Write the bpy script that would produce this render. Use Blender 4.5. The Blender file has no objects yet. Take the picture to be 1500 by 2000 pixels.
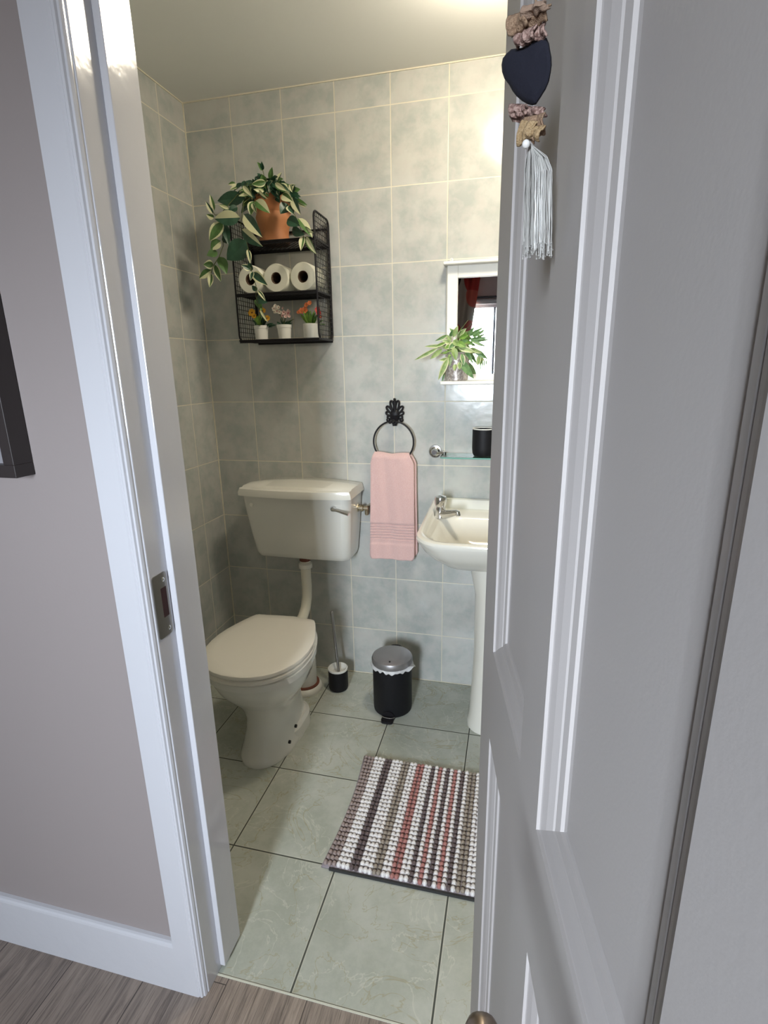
import bpy, bmesh, math, random
from mathutils import Vector, Matrix
random.seed(7)
sc = bpy.context.scene
COL = sc.collection

# ---------------------------------------------------------------- camera, world, light, exposure
CAM = Vector((1.2568, -2.0581, 1.3534))
ROT = Matrix(((0.9717745940, -0.0461464575, 0.2313539342),
              (0.2353003531, 0.2601280508, -0.9364652375),
              (-0.0169670947, 0.9644707884, 0.2636441087)))
FPX = 1025.81
cd = bpy.data.cameras.new('camera'); cam = bpy.data.objects.new('camera', cd); COL.objects.link(cam)
cd.sensor_fit = 'HORIZONTAL'; cd.sensor_width = 36.0; cd.lens = FPX / 1500 * 36.0
cd.clip_start = 0.02; cd.clip_end = 50
mw = ROT.to_4x4(); mw.translation = CAM; cam.matrix_world = mw
sc.camera = cam
sc.view_settings.view_transform = 'Standard'; sc.view_settings.look = 'None'
sc.view_settings.gamma = 1.0; sc.view_settings.use_curve_mapping = False
sc.view_settings.exposure = 0.0

w = bpy.data.worlds.new('sky'); sc.world = w; w.use_nodes = True
SKY_STRENGTH = 150.0
_nt = w.node_tree; _bg = _nt.nodes['Background']
_tc = _nt.nodes.new('ShaderNodeTexCoord'); _sx = _nt.nodes.new('ShaderNodeSeparateXYZ'); _mr = _nt.nodes.new('ShaderNodeMapRange'); _mx = _nt.nodes.new('ShaderNodeMix')
_mr.interpolation_type = 'SMOOTHSTEP'; _mr.inputs['From Min'].default_value = -0.14; _mr.inputs['From Max'].default_value = 0.03
_mx.data_type = 'RGBA'; _mx.inputs['A'].default_value = (0.13, 0.125, 0.12, 1); _mx.inputs['B'].default_value = (0.84, 0.91, 1.0, 1)   # ground below, overcast sky above
_nt.links.new(_tc.outputs['Generated'], _sx.inputs[0]); _nt.links.new(_sx.outputs['Z'], _mr.inputs['Value'])
_nt.links.new(_mr.outputs['Result'], _mx.inputs['Factor']); _nt.links.new(_mx.outputs['Result'], _bg.inputs[0])
_bg.inputs[1].default_value = SKY_STRENGTH

def area_light(name, loc, rot, sx, sy, power, col):
    l = bpy.data.lights.new(name, 'AREA'); l.shape = 'RECTANGLE'; l.size = sx; l.size_y = sy
    l.energy = power; l.color = col
    o = bpy.data.objects.new(name, l); COL.objects.link(o); o.location = loc; o.rotation_euler = rot
    return o
WX0, WX1, WZ0, WZ1, WY = 0.64, 1.14, 1.02, 2.0, -3.9
LAMP_STRENGTH = 92.0
portal = area_light('window_daylight', ((WX0 + WX1) / 2, WY - 0.12, (WZ0 + WZ1) / 2), (math.radians(90), 0, 0), WX1 - WX0, WZ1 - WZ0, 1.0, (0.87, 0.92, 1.0))
portal.data.cycles.is_portal = True
sc.cycles.max_bounces = 10; sc.cycles.diffuse_bounces = 6; sc.cycles.glossy_bounces = 5
sc.cycles.transmission_bounces = 8; sc.cycles.transparent_max_bounces = 12
sc.cycles.sample_clamp_indirect = 6.0

# ---------------------------------------------------------------- helpers
def ray(x, y):
    return ROT @ Vector(((x - 750) / FPX, -(y - 1000) / FPX, -1.0))
def atY(x, y, Y):                       # the photo's pixel carried to the upright plane y = Y
    d = ray(x, y); return CAM + d * ((Y - CAM.y) / d.y)
def atD(x, y, s):
    return CAM + ray(x, y).normalized() * s
def on_plane(x, y, p0, n):
    d = ray(x, y); return CAM + d * ((p0 - CAM).dot(n) / d.dot(n))

def srgb(r, g, b):
    f = lambda c: (c / 12.92 if c <= 0.04045 else ((c + 0.055) / 1.055) ** 2.4)
    return (f(r / 255), f(g / 255), f(b / 255), 1)

class MB:
    def __init__(s): s.v = []; s.f = []; s.m = []; s.sm = []
    def add(s, vs, fs, mi=0, smooth=False):
        o = len(s.v); s.v += [tuple(v) for v in vs]
        for f in fs:
            s.f.append(tuple(i + o for i in f)); s.m.append(mi); s.sm.append(smooth)
    def box(s, x0, x1, y0, y1, z0, z1, mi=0):
        vs = [(x, y, z) for x in (x0, x1) for y in (y0, y1) for z in (z0, z1)]
        s.add(vs, [(0, 1, 3, 2), (4, 6, 7, 5), (0, 4, 5, 1), (2, 3, 7, 6), (0, 2, 6, 4), (1, 5, 7, 3)], mi)
    def obox(s, o, ax, ay, az, mi=0):
        o = Vector(o); ax = Vector(ax); ay = Vector(ay); az = Vector(az)
        vs = [o + ax * i + ay * j + az * k for i in (0, 1) for j in (0, 1) for k in (0, 1)]
        s.add(vs, [(0, 1, 3, 2), (4, 6, 7, 5), (0, 4, 5, 1), (2, 3, 7, 6), (0, 2, 6, 4), (1, 5, 7, 3)], mi)
    def loft(s, rings, mi=0, cap0=True, cap1=True, closed=True, smooth=True):
        n = len(rings[0]); vs = [p for r in rings for p in r]; fs = []
        for a in range(len(rings) - 1):
            for i in range(n if closed else n - 1):
                j = (i + 1) % n
                fs.append((a * n + i, a * n + j, (a + 1) * n + j, (a + 1) * n + i))
        s.add(vs, fs, mi, smooth)
        if cap0: s.add(rings[0], [tuple(reversed(range(n)))], mi, False)
        if cap1: s.add(rings[-1], [tuple(range(n))], mi, False)
    def tube(s, pts, r, n=8, mi=0, closed=False, caps=True):
        pts = [Vector(p) for p in pts]; k = len(pts); rings = []
        rr = r if isinstance(r, (list, tuple)) else [r] * k
        up = None
        for i in range(k):
            if closed: t = pts[(i + 1) % k] - pts[i - 1]
            else: t = pts[min(i + 1, k - 1)] - pts[max(i - 1, 0)]
            if t.length < 1e-9: t = Vector((0, 0, 1))
            t.normalize()
            if up is None:
                up = Vector((0, 0, 1)) if abs(t.z) < 0.9 else Vector((1, 0, 0))
            a = up - t * up.dot(t)
            if a.length < 1e-6: a = t.orthogonal()
            a.normalize(); b = t.cross(a); up = a
            rings.append([pts[i] + (a * math.cos(q) + b * math.sin(q)) * rr[i] for q in [2 * math.pi * j / n for j in range(n)]])
        if closed: rings.append(rings[0])
        s.loft(rings, mi, caps and not closed, caps and not closed)
    def lathe(s, prof, c, n=32, axis=None, mi=0, cap0=True, cap1=True):
        c = Vector(c); az = Vector(axis).normalized() if axis else Vector((0, 0, 1))
        ax = az.orthogonal().normalized() if axis else Vector((1, 0, 0)); ay = az.cross(ax)
        rings = [[c + az * h + (ax * math.cos(q) + ay * math.sin(q)) * r for q in [2 * math.pi * j / n for j in range(n)]] for r, h in prof]
        s.loft(rings, mi, cap0, cap1)
    def grid(s, fn, nu, nv, mi=0, smooth=True):
        vs = [fn(u / nu, v / nv) for v in range(nv + 1) for u in range(nu + 1)]
        fs = [(v * (nu + 1) + u, v * (nu + 1) + u + 1, (v + 1) * (nu + 1) + u + 1, (v + 1) * (nu + 1) + u) for v in range(nv) for u in range(nu)]
        s.add(vs, fs, mi, smooth)
    def ball(s, c, rx, ry=None, rz=None, nu=10, nv=7, mi=0, rot=None):
        ry = ry or rx; rz = rz or rx; c = Vector(c); rings = []
        for j in range(1, nv):
            th = math.pi * j / nv
            ring = []
            for i in range(nu):
                q = 2 * math.pi * i / nu
                p = Vector((rx * math.sin(th) * math.cos(q), ry * math.sin(th) * math.sin(q), -rz * math.cos(th)))
                if rot: p = rot @ p
                ring.append(c + p)
            rings.append(ring)
        s.loft(rings, mi, False, False)
        for sg, ring in ((-1, rings[0]), (1, rings[-1])):
            p = Vector((0, 0, sg * rz)); p = rot @ p if rot else p
            vs = ring + [c + p]
            s.add(vs, [((i + 1) % nu, i, nu) if sg < 0 else (i, (i + 1) % nu, nu) for i in range(nu)], mi, True)
    def build(s, name, mats, root=None, parent=None, bevel=0, solid=0, sub=0, seg=2, merge=False):
        """root: the thing's Empty (vertices become relative to its place); parent: part for a sub-part"""
        base = Vector((0, 0, 0))
        if root is not None: base = Vector(root.location)
        me = bpy.data.meshes.new(name)
        me.from_pydata([tuple(Vector(v) - base) for v in s.v], [], s.f)
        for m in (mats if isinstance(mats, (list, tuple)) else [mats]): me.materials.append(m)
        for p, mi, sm in zip(me.polygons, s.m, s.sm): p.material_index = mi; p.use_smooth = sm
        bm = bmesh.new(); bm.from_mesh(me)
        if merge: bmesh.ops.remove_doubles(bm, verts=bm.verts, dist=1e-5)
        bmesh.ops.recalc_face_normals(bm, faces=bm.faces); bm.to_mesh(me); bm.free()
        if any(s.sm): me.set_sharp_from_angle(angle=math.radians(38))
        me.update()
        o = bpy.data.objects.new(name, me); COL.objects.link(o)
        if parent is not None: o.parent = parent
        elif root is not None: o.parent = root
        if solid:
            md = o.modifiers.new('solidify', 'SOLIDIFY'); md.thickness = solid; md.offset = 0
        if sub:
            md = o.modifiers.new('subsurf', 'SUBSURF'); md.levels = sub; md.render_levels = sub
        if bevel:
            md = o.modifiers.new('bevel', 'BEVEL'); md.width = bevel; md.segments = seg; md.limit_method = 'ANGLE'; md.angle_limit = math.radians(40)
            md.harden_normals = False
        return o

def thing(name, loc, label, cat, group=None):
    o = bpy.data.objects.new(name, None); COL.objects.link(o); o.location = loc
    o.empty_display_size = 0.05; o['label'] = label; o['category'] = cat
    if group: o['group'] = group
    return o
def tag(o, label, cat, group=None):
    o['label'] = label; o['category'] = cat
    if group: o['group'] = group
    return o
def struct(o): o['kind'] = 'structure'; return o
def rrect(cx, cy, hx, hy, r, z, n=6, rb=None):
    """rounded rectangle ring; r for the front (-y) corners, rb for the back ones"""
    rb = r if rb is None else rb; pts = []
    for (sx, sy, a0, rad) in ((1, 1, 0, rb), (-1, 1, 90, rb), (-1, -1, 180, r), (1, -1, 270, r)):
        for i in range(n + 1):
            a = math.radians(a0 + 90 * i / n)
            pts.append(Vector((cx + sx * (hx - rad) + rad * math.cos(a), cy + sy * (hy - rad) + rad * math.sin(a), z)))
    return pts

# ---------------------------------------------------------------- materials
def mat(name, col, rough=0.5, metal=0.0, bump=None, var=None, spec=None, trans=0, alpha=None, coat=0, sheen=0, sss=0, ior=None):
    m = bpy.data.materials.new(name); m.use_nodes = True; nt = m.node_tree; b = nt.nodes['Principled BSDF']
    b.inputs['Base Color'].default_value = col; b.inputs['Roughness'].default_value = rough; b.inputs['Metallic'].default_value = metal
    if spec is not None: b.inputs['Specular IOR Level'].default_value = spec
    if trans: b.inputs['Transmission Weight'].default_value = trans
    if coat: b.inputs['Coat Weight'].default_value = coat; b.inputs['Coat Roughness'].default_value = 0.08
    if sheen: b.inputs['Sheen Weight'].default_value = sheen
    if ior: b.inputs['IOR'].default_value = ior
    if alpha is not None: b.inputs['Alpha'].default_value = alpha
    if var or bump:
        geo = nt.nodes.new('ShaderNodeNewGeometry')
    if var:      # (scale, colour2, contrast)
        no = nt.nodes.new('ShaderNodeTexNoise'); no.inputs['Scale'].default_value = var[0]; no.inputs['Detail'].default_value = 5
        nt.links.new(geo.outputs['Position'], no.inputs['Vector'])
        rp = nt.nodes.new('ShaderNodeMapRange'); rp.inputs['From Min'].default_value = 0.5 - var[2]; rp.inputs['From Max'].default_value = 0.5 + var[2]
        nt.links.new(no.outputs['Fac'], rp.inputs['Value'])
        mx = nt.nodes.new('ShaderNodeMix'); mx.data_type = 'RGBA'; mx.inputs['A'].default_value = col; mx.inputs['B'].default_value = var[1]
        nt.links.new(rp.outputs['Result'], mx.inputs['Factor']); nt.links.new(mx.outputs['Result'], b.inputs['Base Color'])
    if bump:     # (scale, strength, distance)
        no = nt.nodes.new('ShaderNodeTexNoise'); no.inputs['Scale'].default_value = bump[0]; no.inputs['Detail'].default_value = 3
        nt.links.new(geo.outputs['Position'], no.inputs['Vector'])
        bp = nt.nodes.new('ShaderNodeBump'); bp.inputs['Strength'].default_value = bump[1]; bp.inputs['Distance'].default_value = bump[2]
        nt.links.new(no.outputs['Fac'], bp.inputs['Height']); nt.links.new(bp.outputs['Normal'], b.inputs['Normal'])
    return m

class NT:
    def __init__(s, m): s.nt = m.node_tree; s.b = s.nt.nodes['Principled BSDF']
    def n(s, t, **kw):
        x = s.nt.nodes.new(t)
        for k, v in kw.items(): setattr(x, k, v)
        return x
    def val(s, sock, v):
        if hasattr(v, 'is_linked') or hasattr(v, 'links'): s.nt.links.new(v, sock)
        else: sock.default_value = v
    def math(s, op, a, b=None, clamp=False):
        x = s.n('ShaderNodeMath', operation=op, use_clamp=clamp); s.val(x.inputs[0], a)
        if b is not None: s.val(x.inputs[1], b)
        return x.outputs[0]
    def mix(s, f, a, b):
        x = s.n('ShaderNodeMix', data_type='RGBA'); s.val(x.inputs['Factor'], f); s.val(x.inputs['A'], a); s.val(x.inputs['B'], b)
        return x.outputs['Result']
    def noise(s, vec, scale, detail=4, rough=0.55, dist=0):
        x = s.n('ShaderNodeTexNoise'); s.nt.links.new(vec, x.inputs['Vector']); x.inputs['Scale'].default_value = scale
        x.inputs['Detail'].default_value = detail; x.inputs['Roughness'].default_value = rough; x.inputs['Distortion'].default_value = dist
        return x.outputs['Fac']
    def ramp(s, v, a, b, smooth=True):
        x = s.n('ShaderNodeMapRange'); x.interpolation_type = 'SMOOTHSTEP' if smooth else 'LINEAR'; s.val(x.inputs['Value'], v)
        x.inputs['From Min'].default_value = a; x.inputs['From Max'].default_value = b
        return x.outputs['Result']
    def line(s, coord, off, size, half, soft=0.0006):
        """1 on the joints of a grid: coord = off + k*size"""
        q = s.math('SUBTRACT', coord, off); q = s.math('DIVIDE', q, size); q = s.math('FRACT', q)
        q = s.math('SUBTRACT', q, 0.5); q = s.math('ABSOLUTE', q); q = s.math('SUBTRACT', 0.5, q); q = s.math('MULTIPLY', q, size)
        x = s.n('ShaderNodeMapRange'); x.interpolation_type = 'SMOOTHSTEP'; s.nt.links.new(q, x.inputs['Value'])
        x.inputs['From Min'].default_value = half - soft; x.inputs['From Max'].default_value = half + soft
        x.inputs['To Min'].default_value = 1; x.inputs['To Max'].default_value = 0
        return x.outputs['Result']
    def cell(s, c1, o1, s1, c2, o2, s2):
        a = s.math('FLOOR', s.math('DIVIDE', s.math('SUBTRACT', c1, o1), s1)); b = s.math('FLOOR', s.math('DIVIDE', s.math('SUBTRACT', c2, o2), s2))
        cv = s.n('ShaderNodeCombineXYZ'); s.nt.links.new(a, cv.inputs[0]); s.nt.links.new(b, cv.inputs[1])
        wn = s.n('ShaderNodeTexWhiteNoise'); s.nt.links.new(cv.outputs[0], wn.inputs['Vector']); return wn

ZJ0 = 0.2269           # first horizontal tile joint of the walls
def wall_tile_mat(name, axis, off, size):
    m = bpy.data.materials.new(name); m.use_nodes = True; t = NT(m)
    geo = t.n('ShaderNodeNewGeometry'); pos = geo.outputs['Position']
    sp = t.n('ShaderNodeSeparateXYZ'); t.nt.links.new(pos, sp.inputs[0])
    h = sp.outputs[axis]; z = sp.outputs['Z']
    g = t.math('MAXIMUM', t.line(h, off, size, 0.0016), t.line(z, ZJ0, 0.25, 0.0016))
    wn = t.cell(h, off, size, z, ZJ0, 0.25)
    # every tile shows its own piece of the mottled glaze
    vm = t.n('ShaderNodeVectorMath', operation='SCALE'); t.nt.links.new(wn.outputs['Color'], vm.inputs[0]); vm.inputs['Scale'].default_value = 3.0
    va = t.n('ShaderNodeVectorMath', operation='ADD'); t.nt.links.new(pos, va.inputs[0]); t.nt.links.new(vm.outputs[0], va.inputs[1])
    n1 = t.ramp(t.noise(va.outputs[0], 9, 5, 0.6), 0.36, 0.64)
    n2 = t.ramp(t.noise(va.outputs[0], 24, 4, 0.6, 0.5), 0.38, 0.66)
    c = t.mix(n1, (0.40, 0.425, 0.405, 1), (0.53, 0.535, 0.505, 1))
    n2s = t.math('MULTIPLY', n2, 0.5)
    c = t.mix(n2s, c, (0.52, 0.50, 0.475, 1))
    c = t.mix(g, c, (0.70, 0.655, 0.53, 1))
    t.nt.links.new(c, t.b.inputs['Base Color'])
    r = t.math('MULTIPLY_ADD', g, 0.45); r.node.inputs[2].default_value = 0.16
    t.nt.links.new(r, t.b.inputs['Roughness'])
    hgt = t.math('SUBTRACT', t.math('MULTIPLY', t.noise(va.outputs[0], 34, 2, 0.5), 0.55), g)
    bp = t.n('ShaderNodeBump'); bp.inputs['Strength'].default_value = 0.35; bp.inputs['Distance'].default_value = 0.0016
    t.nt.links.new(hgt, bp.inputs['Height']); t.nt.links.new(bp.outputs['Normal'], t.b.inputs['Normal'])
    t.b.inputs['Specular IOR Level'].default_value = 0.5
    return m
M_tile_back = wall_tile_mat('wall_tile_back', 'X', 0.1919, 0.2015)
M_tile_side = wall_tile_mat('wall_tile_side', 'Y', -0.1585, 0.2015)

def floor_tile_mat():
    m = bpy.data.materials.new('green_marbled_floor_tile'); m.use_nodes = True; t = NT(m)
    geo = t.n('ShaderNodeNewGeometry'); pos = geo.outputs['Position']
    sp = t.n('ShaderNodeSeparateXYZ'); t.nt.links.new(pos, sp.inputs[0])
    x = sp.outputs['X']; y = sp.outputs['Y']
    g = t.math('MAXIMUM', t.line(x, 0.5106, 0.318, 0.0022), t.line(y, -0.3235, 0.3199, 0.0022))
    edge = t.math('MAXIMUM', t.line(x, 0.5106, 0.318, 0.0042), t.line(y, -0.3235, 0.3199, 0.0042))
    wn = t.cell(x, 0.5106, 0.318, y, -0.3235, 0.3199)
    vm = t.n('ShaderNodeVectorMath', operation='SCALE'); t.nt.links.new(wn.outputs['Color'], vm.inputs[0]); vm.inputs['Scale'].default_value = 5.0
    va = t.n('ShaderNodeVectorMath', operation='ADD'); t.nt.links.new(pos, va.inputs[0]); t.nt.links.new(vm.outputs[0], va.inputs[1]); v = va.outputs[0]
    base = t.mix(t.ramp(t.noise(v, 6, 6, 0.65), 0.35, 0.65), (0.395, 0.415, 0.355, 1), (0.50, 0.515, 0.46, 1))
    base = t.mix(t.math('MULTIPLY', t.ramp(t.noise(v, 40, 5, 0.7), 0.4, 0.7), 0.35), base, (0.52, 0.54, 0.47, 1))
    def veins(sc_, w_, seedoff):
        q = t.n('ShaderNodeVectorMath', operation='ADD'); t.nt.links.new(v, q.inputs[0]); q.inputs[1].default_value = (seedoff, 0, 0)
        n = t.noise(q.outputs[0], sc_, 5, 0.6, 1.2)
        a = t.math('ABSOLUTE', t.math('SUBTRACT', n, 0.5)); x_ = t.ramp(a, 0.0, w_)
        return t.math('SUBTRACT', 1.0, x_)
    base = t.mix(t.math('MULTIPLY', veins(5, 0.013, 3.0), 0.55), base, (0.60, 0.61, 0.53, 1))
    base = t.mix(t.math('MULTIPLY', veins(4, 0.010, 9.0), 0.45), base, (0.34, 0.29, 0.15, 1))
    base = t.mix(t.math('MULTIPLY', t.math('SUBTRACT', edge, g, True), 0.5), base, (0.66, 0.66, 0.56, 1))
    c = t.mix(g, base, (0.075, 0.08, 0.065, 1))
    t.nt.links.new(c, t.b.inputs['Base Color'])
    r = t.math('MULTIPLY_ADD', g, 0.5); r.node.inputs[2].default_value = 0.27
    t.nt.links.new(r, t.b.inputs['Roughness'])
    hgt = t.math('SUBTRACT', t.math('MULTIPLY', t.noise(v, 60, 3, 0.5), 0.35), g)
    bp = t.n('ShaderNodeBump'); bp.inputs['Strength'].default_value = 0.4; bp.inputs['Distance'].default_value = 0.002
    t.nt.links.new(hgt, bp.inputs['Height']); t.nt.links.new(bp.outputs['Normal'], t.b.inputs['Normal'])
    return m
M_floor = floor_tile_mat()

def wood_mat():
    m = bpy.data.materials.new('grey_brown_laminate'); m.use_nodes = True; t = NT(m)
    geo = t.n('ShaderNodeNewGeometry'); sp = t.n('ShaderNodeSeparateXYZ'); t.nt.links.new(geo.outputs['Position'], sp.inputs[0])
    x = sp.outputs['X']; y = sp.outputs['Y']; W = 0.192
    k = t.math('FLOOR', t.math('DIVIDE', t.math('SUBTRACT', x, 0.486), W))
    ysh = t.math('ADD', y, t.math('MULTIPLY', k, 0.41))
    g = t.math('MAXIMUM', t.line(x, 0.486, W, 0.0009, 0.0005), t.line(ysh, -0.1, 1.2, 0.0009, 0.0005))
    wn = t.cell(x, 0.486, W, ysh, -0.1, 1.2)
    cv = t.n('ShaderNodeCombineXYZ'); t.nt.links.new(t.math('MULTIPLY', x, 22.0), cv.inputs[0]); t.nt.links.new(t.math('MULTIPLY', y, 1.6), cv.inputs[1])
    t.nt.links.new(t.math('MULTIPLY', wn.outputs['Value'], 30.0), cv.inputs[2])
    n = t.ramp(t.noise(cv.outputs[0], 2.2, 8, 0.72, 0.9), 0.34, 0.66)
    c = t.mix(n, srgb(92, 82, 77), srgb(158, 143, 131))
    cf = t.n('ShaderNodeVectorMath', operation='MULTIPLY'); t.nt.links.new(cv.outputs[0], cf.inputs[0]); cf.inputs[1].default_value = (5.5, 2.2, 1.0)
    fine = t.ramp(t.noise(cf.outputs[0], 3.0, 6, 0.7, 0.4), 0.38, 0.62)
    c = t.mix(t.math('MULTIPLY', fine, 0.5), c, srgb(172, 158, 146))
    c = t.mix(t.math('MULTIPLY', t.ramp(t.noise(cf.outputs[0], 1.4, 4, 0.6, 1.5), 0.56, 0.68), 0.6), c, srgb(70, 60, 56))
    c = t.mix(t.math('MULTIPLY', wn.outputs['Value'], 0.45), c, srgb(118, 106, 102))
    c = t.mix(g, c, srgb(48, 42, 40))
    t.nt.links.new(c, t.b.inputs['Base Color']); t.b.inputs['Roughness'].default_value = 0.5
    bp = t.n('ShaderNodeBump'); bp.inputs['Strength'].default_value = 0.25; bp.inputs['Distance'].default_value = 0.001
    t.nt.links.new(t.math('SUBTRACT', n, g), bp.inputs['Height']); t.nt.links.new(bp.outputs['Normal'], t.b.inputs['Normal'])
    return m
M_wood = wood_mat()
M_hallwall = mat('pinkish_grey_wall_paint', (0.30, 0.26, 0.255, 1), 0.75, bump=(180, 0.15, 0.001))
M_ceiling = mat('cream_ceiling_paint', (0.86, 0.86, 0.83, 1), 0.8, bump=(120, 0.1, 0.001))
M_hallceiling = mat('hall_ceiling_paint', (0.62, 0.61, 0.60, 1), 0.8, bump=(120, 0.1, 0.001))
M_gloss = mat('white_gloss_paint', (0.60, 0.60, 0.64, 1), 0.13, bump=(26, 0.25, 0.003), coat=0.3)
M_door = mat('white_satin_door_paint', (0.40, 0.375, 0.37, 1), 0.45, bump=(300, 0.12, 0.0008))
M_ceramic = mat('ivory_glazed_ceramic', (0.74, 0.73, 0.68, 1), 0.12, coat=0.4)
M_ceramic_w = mat('white_glazed_ceramic', (0.80, 0.78, 0.71, 1), 0.12, coat=0.4)
M_seat = mat('cream_seat_plastic', (0.80, 0.765, 0.69, 1), 0.25)
M_pipe = mat('cream_pipe_plastic', (0.76, 0.73, 0.62, 1), 0.35)
M_rust = mat('rusty_brown_paint_ring', (0.16, 0.045, 0.025, 1), 0.6)
M_chrome = mat('chrome', (0.72, 0.72, 0.72, 1), 0.14, 1.0)
M_steel = mat('brushed_steel', (0.42, 0.41, 0.40, 1), 0.36, 1.0)
M_brass = mat('brass_fitting', (0.62, 0.55, 0.42, 1), 0.25, 1.0)
M_black = mat('matt_black_metal', (0.008, 0.007, 0.009, 1), 0.5, spec=0.3)
M_blackp = mat('matt_black_plastic', (0.006, 0.006, 0.008, 1), 0.55, spec=0.3)
M_terra = mat('terracotta', (0.42, 0.15, 0.055, 1), 0.6, var=(14, (0.52, 0.22, 0.09, 1), 0.2), bump=(80, 0.2, 0.001))
M_soil = mat('dark_soil', (0.03, 0.02, 0.014, 1), 0.9, bump=(200, 0.8, 0.003))
M_ldark = mat('dark_green_leaf', (0.012, 0.050, 0.026, 1), 0.38, var=(40, (0.03, 0.09, 0.05, 1), 0.2))
M_lmid = mat('mid_green_leaf', (0.055, 0.125, 0.030, 1), 0.42, var=(50, (0.09, 0.19, 0.05, 1), 0.2))
M_lcream = mat('cream_leaf_stripe', (0.66, 0.66, 0.42, 1), 0.45)
M_lfresh = mat('fresh_green_leaf', (0.12, 0.25, 0.03, 1), 0.45, var=(60, (0.2, 0.36, 0.06, 1), 0.2))
M_lpale = mat('pale_green_leaf', (0.20, 0.32, 0.09, 1), 0.45, var=(90, (0.36, 0.45, 0.19, 1), 0.15))
M_lpale2 = mat('soft_green_leaf', (0.09, 0.20, 0.07, 1), 0.45, var=(90, (0.19, 0.33, 0.12, 1), 0.15))
M_stem = mat('olive_stem', (0.10, 0.12, 0.035, 1), 0.6)
M_paper = mat('white_toilet_paper', (0.80, 0.79, 0.68, 1), 0.9, bump=(160, 0.4, 0.001))
M_core = mat('brown_card_core', (0.12, 0.07, 0.045, 1), 0.9)
M_whitepot = mat('white_pot_plastic', (0.80, 0.79, 0.74, 1), 0.4)
M_yellow = mat('mustard_petal', (0.62, 0.32, 0.02, 1), 0.6)
M_pink = mat('pale_pink_petal', (0.80, 0.55, 0.50, 1), 0.6)
M_rose = mat('rose_petal', (0.55, 0.10, 0.15, 1), 0.6)
M_white_petal = mat('creamy_petal', (0.85, 0.78, 0.66, 1), 0.6)
M_orange = mat('orange_petal', (0.80, 0.22, 0.08, 1), 0.6)
M_towel = mat('pink_terry', (0.80, 0.50, 0.47, 1), 0.95, bump=(650, 0.9, 0.003), var=(300, (0.86, 0.60, 0.57, 1), 0.2), sheen=0.4)
M_liner = mat('white_bin_liner', (0.78, 0.78, 0.79, 1), 0.4, trans=0.25)
M_lid = mat('grey_steel_bin_lid', (0.33, 0.32, 0.33, 1), 0.38, 0.7)
M_white_paint = mat('white_painted_wood', (0.80, 0.79, 0.75, 1), 0.4)
M_mirror = mat('mirror_silver', (0.9, 0.9, 0.9, 1), 0.01, 1.0)
def glass_mat(name, col):
    m = bpy.data.materials.new(name); m.use_nodes = True; nt = m.node_tree; nt.nodes.clear()
    out = nt.nodes.new('ShaderNodeOutputMaterial'); tr = nt.nodes.new('ShaderNodeBsdfTransparent'); gl = nt.nodes.new('ShaderNodeBsdfGlossy')
    fr = nt.nodes.new('ShaderNodeFresnel'); mx = nt.nodes.new('ShaderNodeMixShader'); fr.inputs[0].default_value = 1.5
    tr.inputs[0].default_value = col; gl.inputs['Roughness'].default_value = 0.02
    nt.links.new(fr.outputs[0], mx.inputs[0]); nt.links.new(tr.outputs[0], mx.inputs[1]); nt.links.new(gl.outputs[0], mx.inputs[2]); nt.links.new(mx.outputs[0], out.inputs[0])
    return m
M_glass = glass_mat('clear_greenish_glass', (0.90, 0.965, 0.945, 1))
M_pane = glass_mat('window_pane_glass', (0.97, 0.98, 0.98, 1))
M_glassedge = mat('green_glass_edge', (0.20, 0.42, 0.36, 1), 0.1)
M_lamp = bpy.data.materials.new('warm_lamp_glass'); M_lamp.use_nodes = True
_b = M_lamp.node_tree.nodes['Principled BSDF']; _b.inputs['Emission Color'].default_value = (1.0, 0.89, 0.71, 1); _b.inputs['Emission Strength'].default_value = LAMP_STRENGTH
M_mat = {'t': mat('taupe_chenille', (0.36, 0.285, 0.265, 1), 0.9, bump=(900, 0.6, 0.002)), 'w': mat('white_chenille', (0.86, 0.83, 0.82, 1), 0.9, bump=(900, 0.6, 0.002)),
         'd': mat('dark_brown_chenille', (0.14, 0.105, 0.105, 1), 0.9, bump=(900, 0.6, 0.002)), 'r': mat('terracotta_pink_chenille', (0.44, 0.20, 0.18, 1), 0.9, bump=(900, 0.6, 0.002)),
         'g': mat('beige_grey_chenille', (0.34, 0.29, 0.24, 1), 0.9, bump=(900, 0.6, 0.002))}
M_backing = mat('lilac_grey_mat_backing', (0.30, 0.26, 0.28, 1), 0.9)
M_matedge = mat('dark_mat_edge', (0.03, 0.03, 0.03, 1), 0.9)
M_heart = mat('navy_blue_felt', (0.006, 0.0065, 0.016, 1), 0.9, bump=(500, 0.4, 0.001))
M_burlap = mat('brown_burlap', (0.22, 0.135, 0.085, 1), 0.95, bump=(1200, 0.8, 0.001), var=(900, (0.34, 0.23, 0.15, 1), 0.12))
M_burlap2 = mat('tan_burlap', (0.30, 0.20, 0.10, 1), 0.95, bump=(1200, 0.8, 0.001), var=(900, (0.42, 0.30, 0.17, 1), 0.12))
M_lace = mat('dusty_pink_lace', (0.42, 0.29, 0.25, 1), 0.95, bump=(420, 1.0, 0.002), var=(420, (0.16, 0.09, 0.075, 1), 0.10))
M_tassel = mat('silvery_thread', (0.44, 0.43, 0.41, 1), 0.35, sheen=0.3)
M_bead = mat('pearl_bead', (0.75, 0.74, 0.72, 1), 0.2)
M_bronze = mat('aged_bronze_handle', (0.30, 0.24, 0.19, 1), 0.32, 0.9)
M_strike = mat('worn_nickel_plate', (0.27, 0.25, 0.22, 1), 0.3, 0.9)
M_hole = mat('dark_red_brown_mortise', (0.035, 0.008, 0.008, 1), 0.8)
M_picframe = mat('dark_picture_frame', (0.035, 0.028, 0.028, 1), 0.4)
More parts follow.
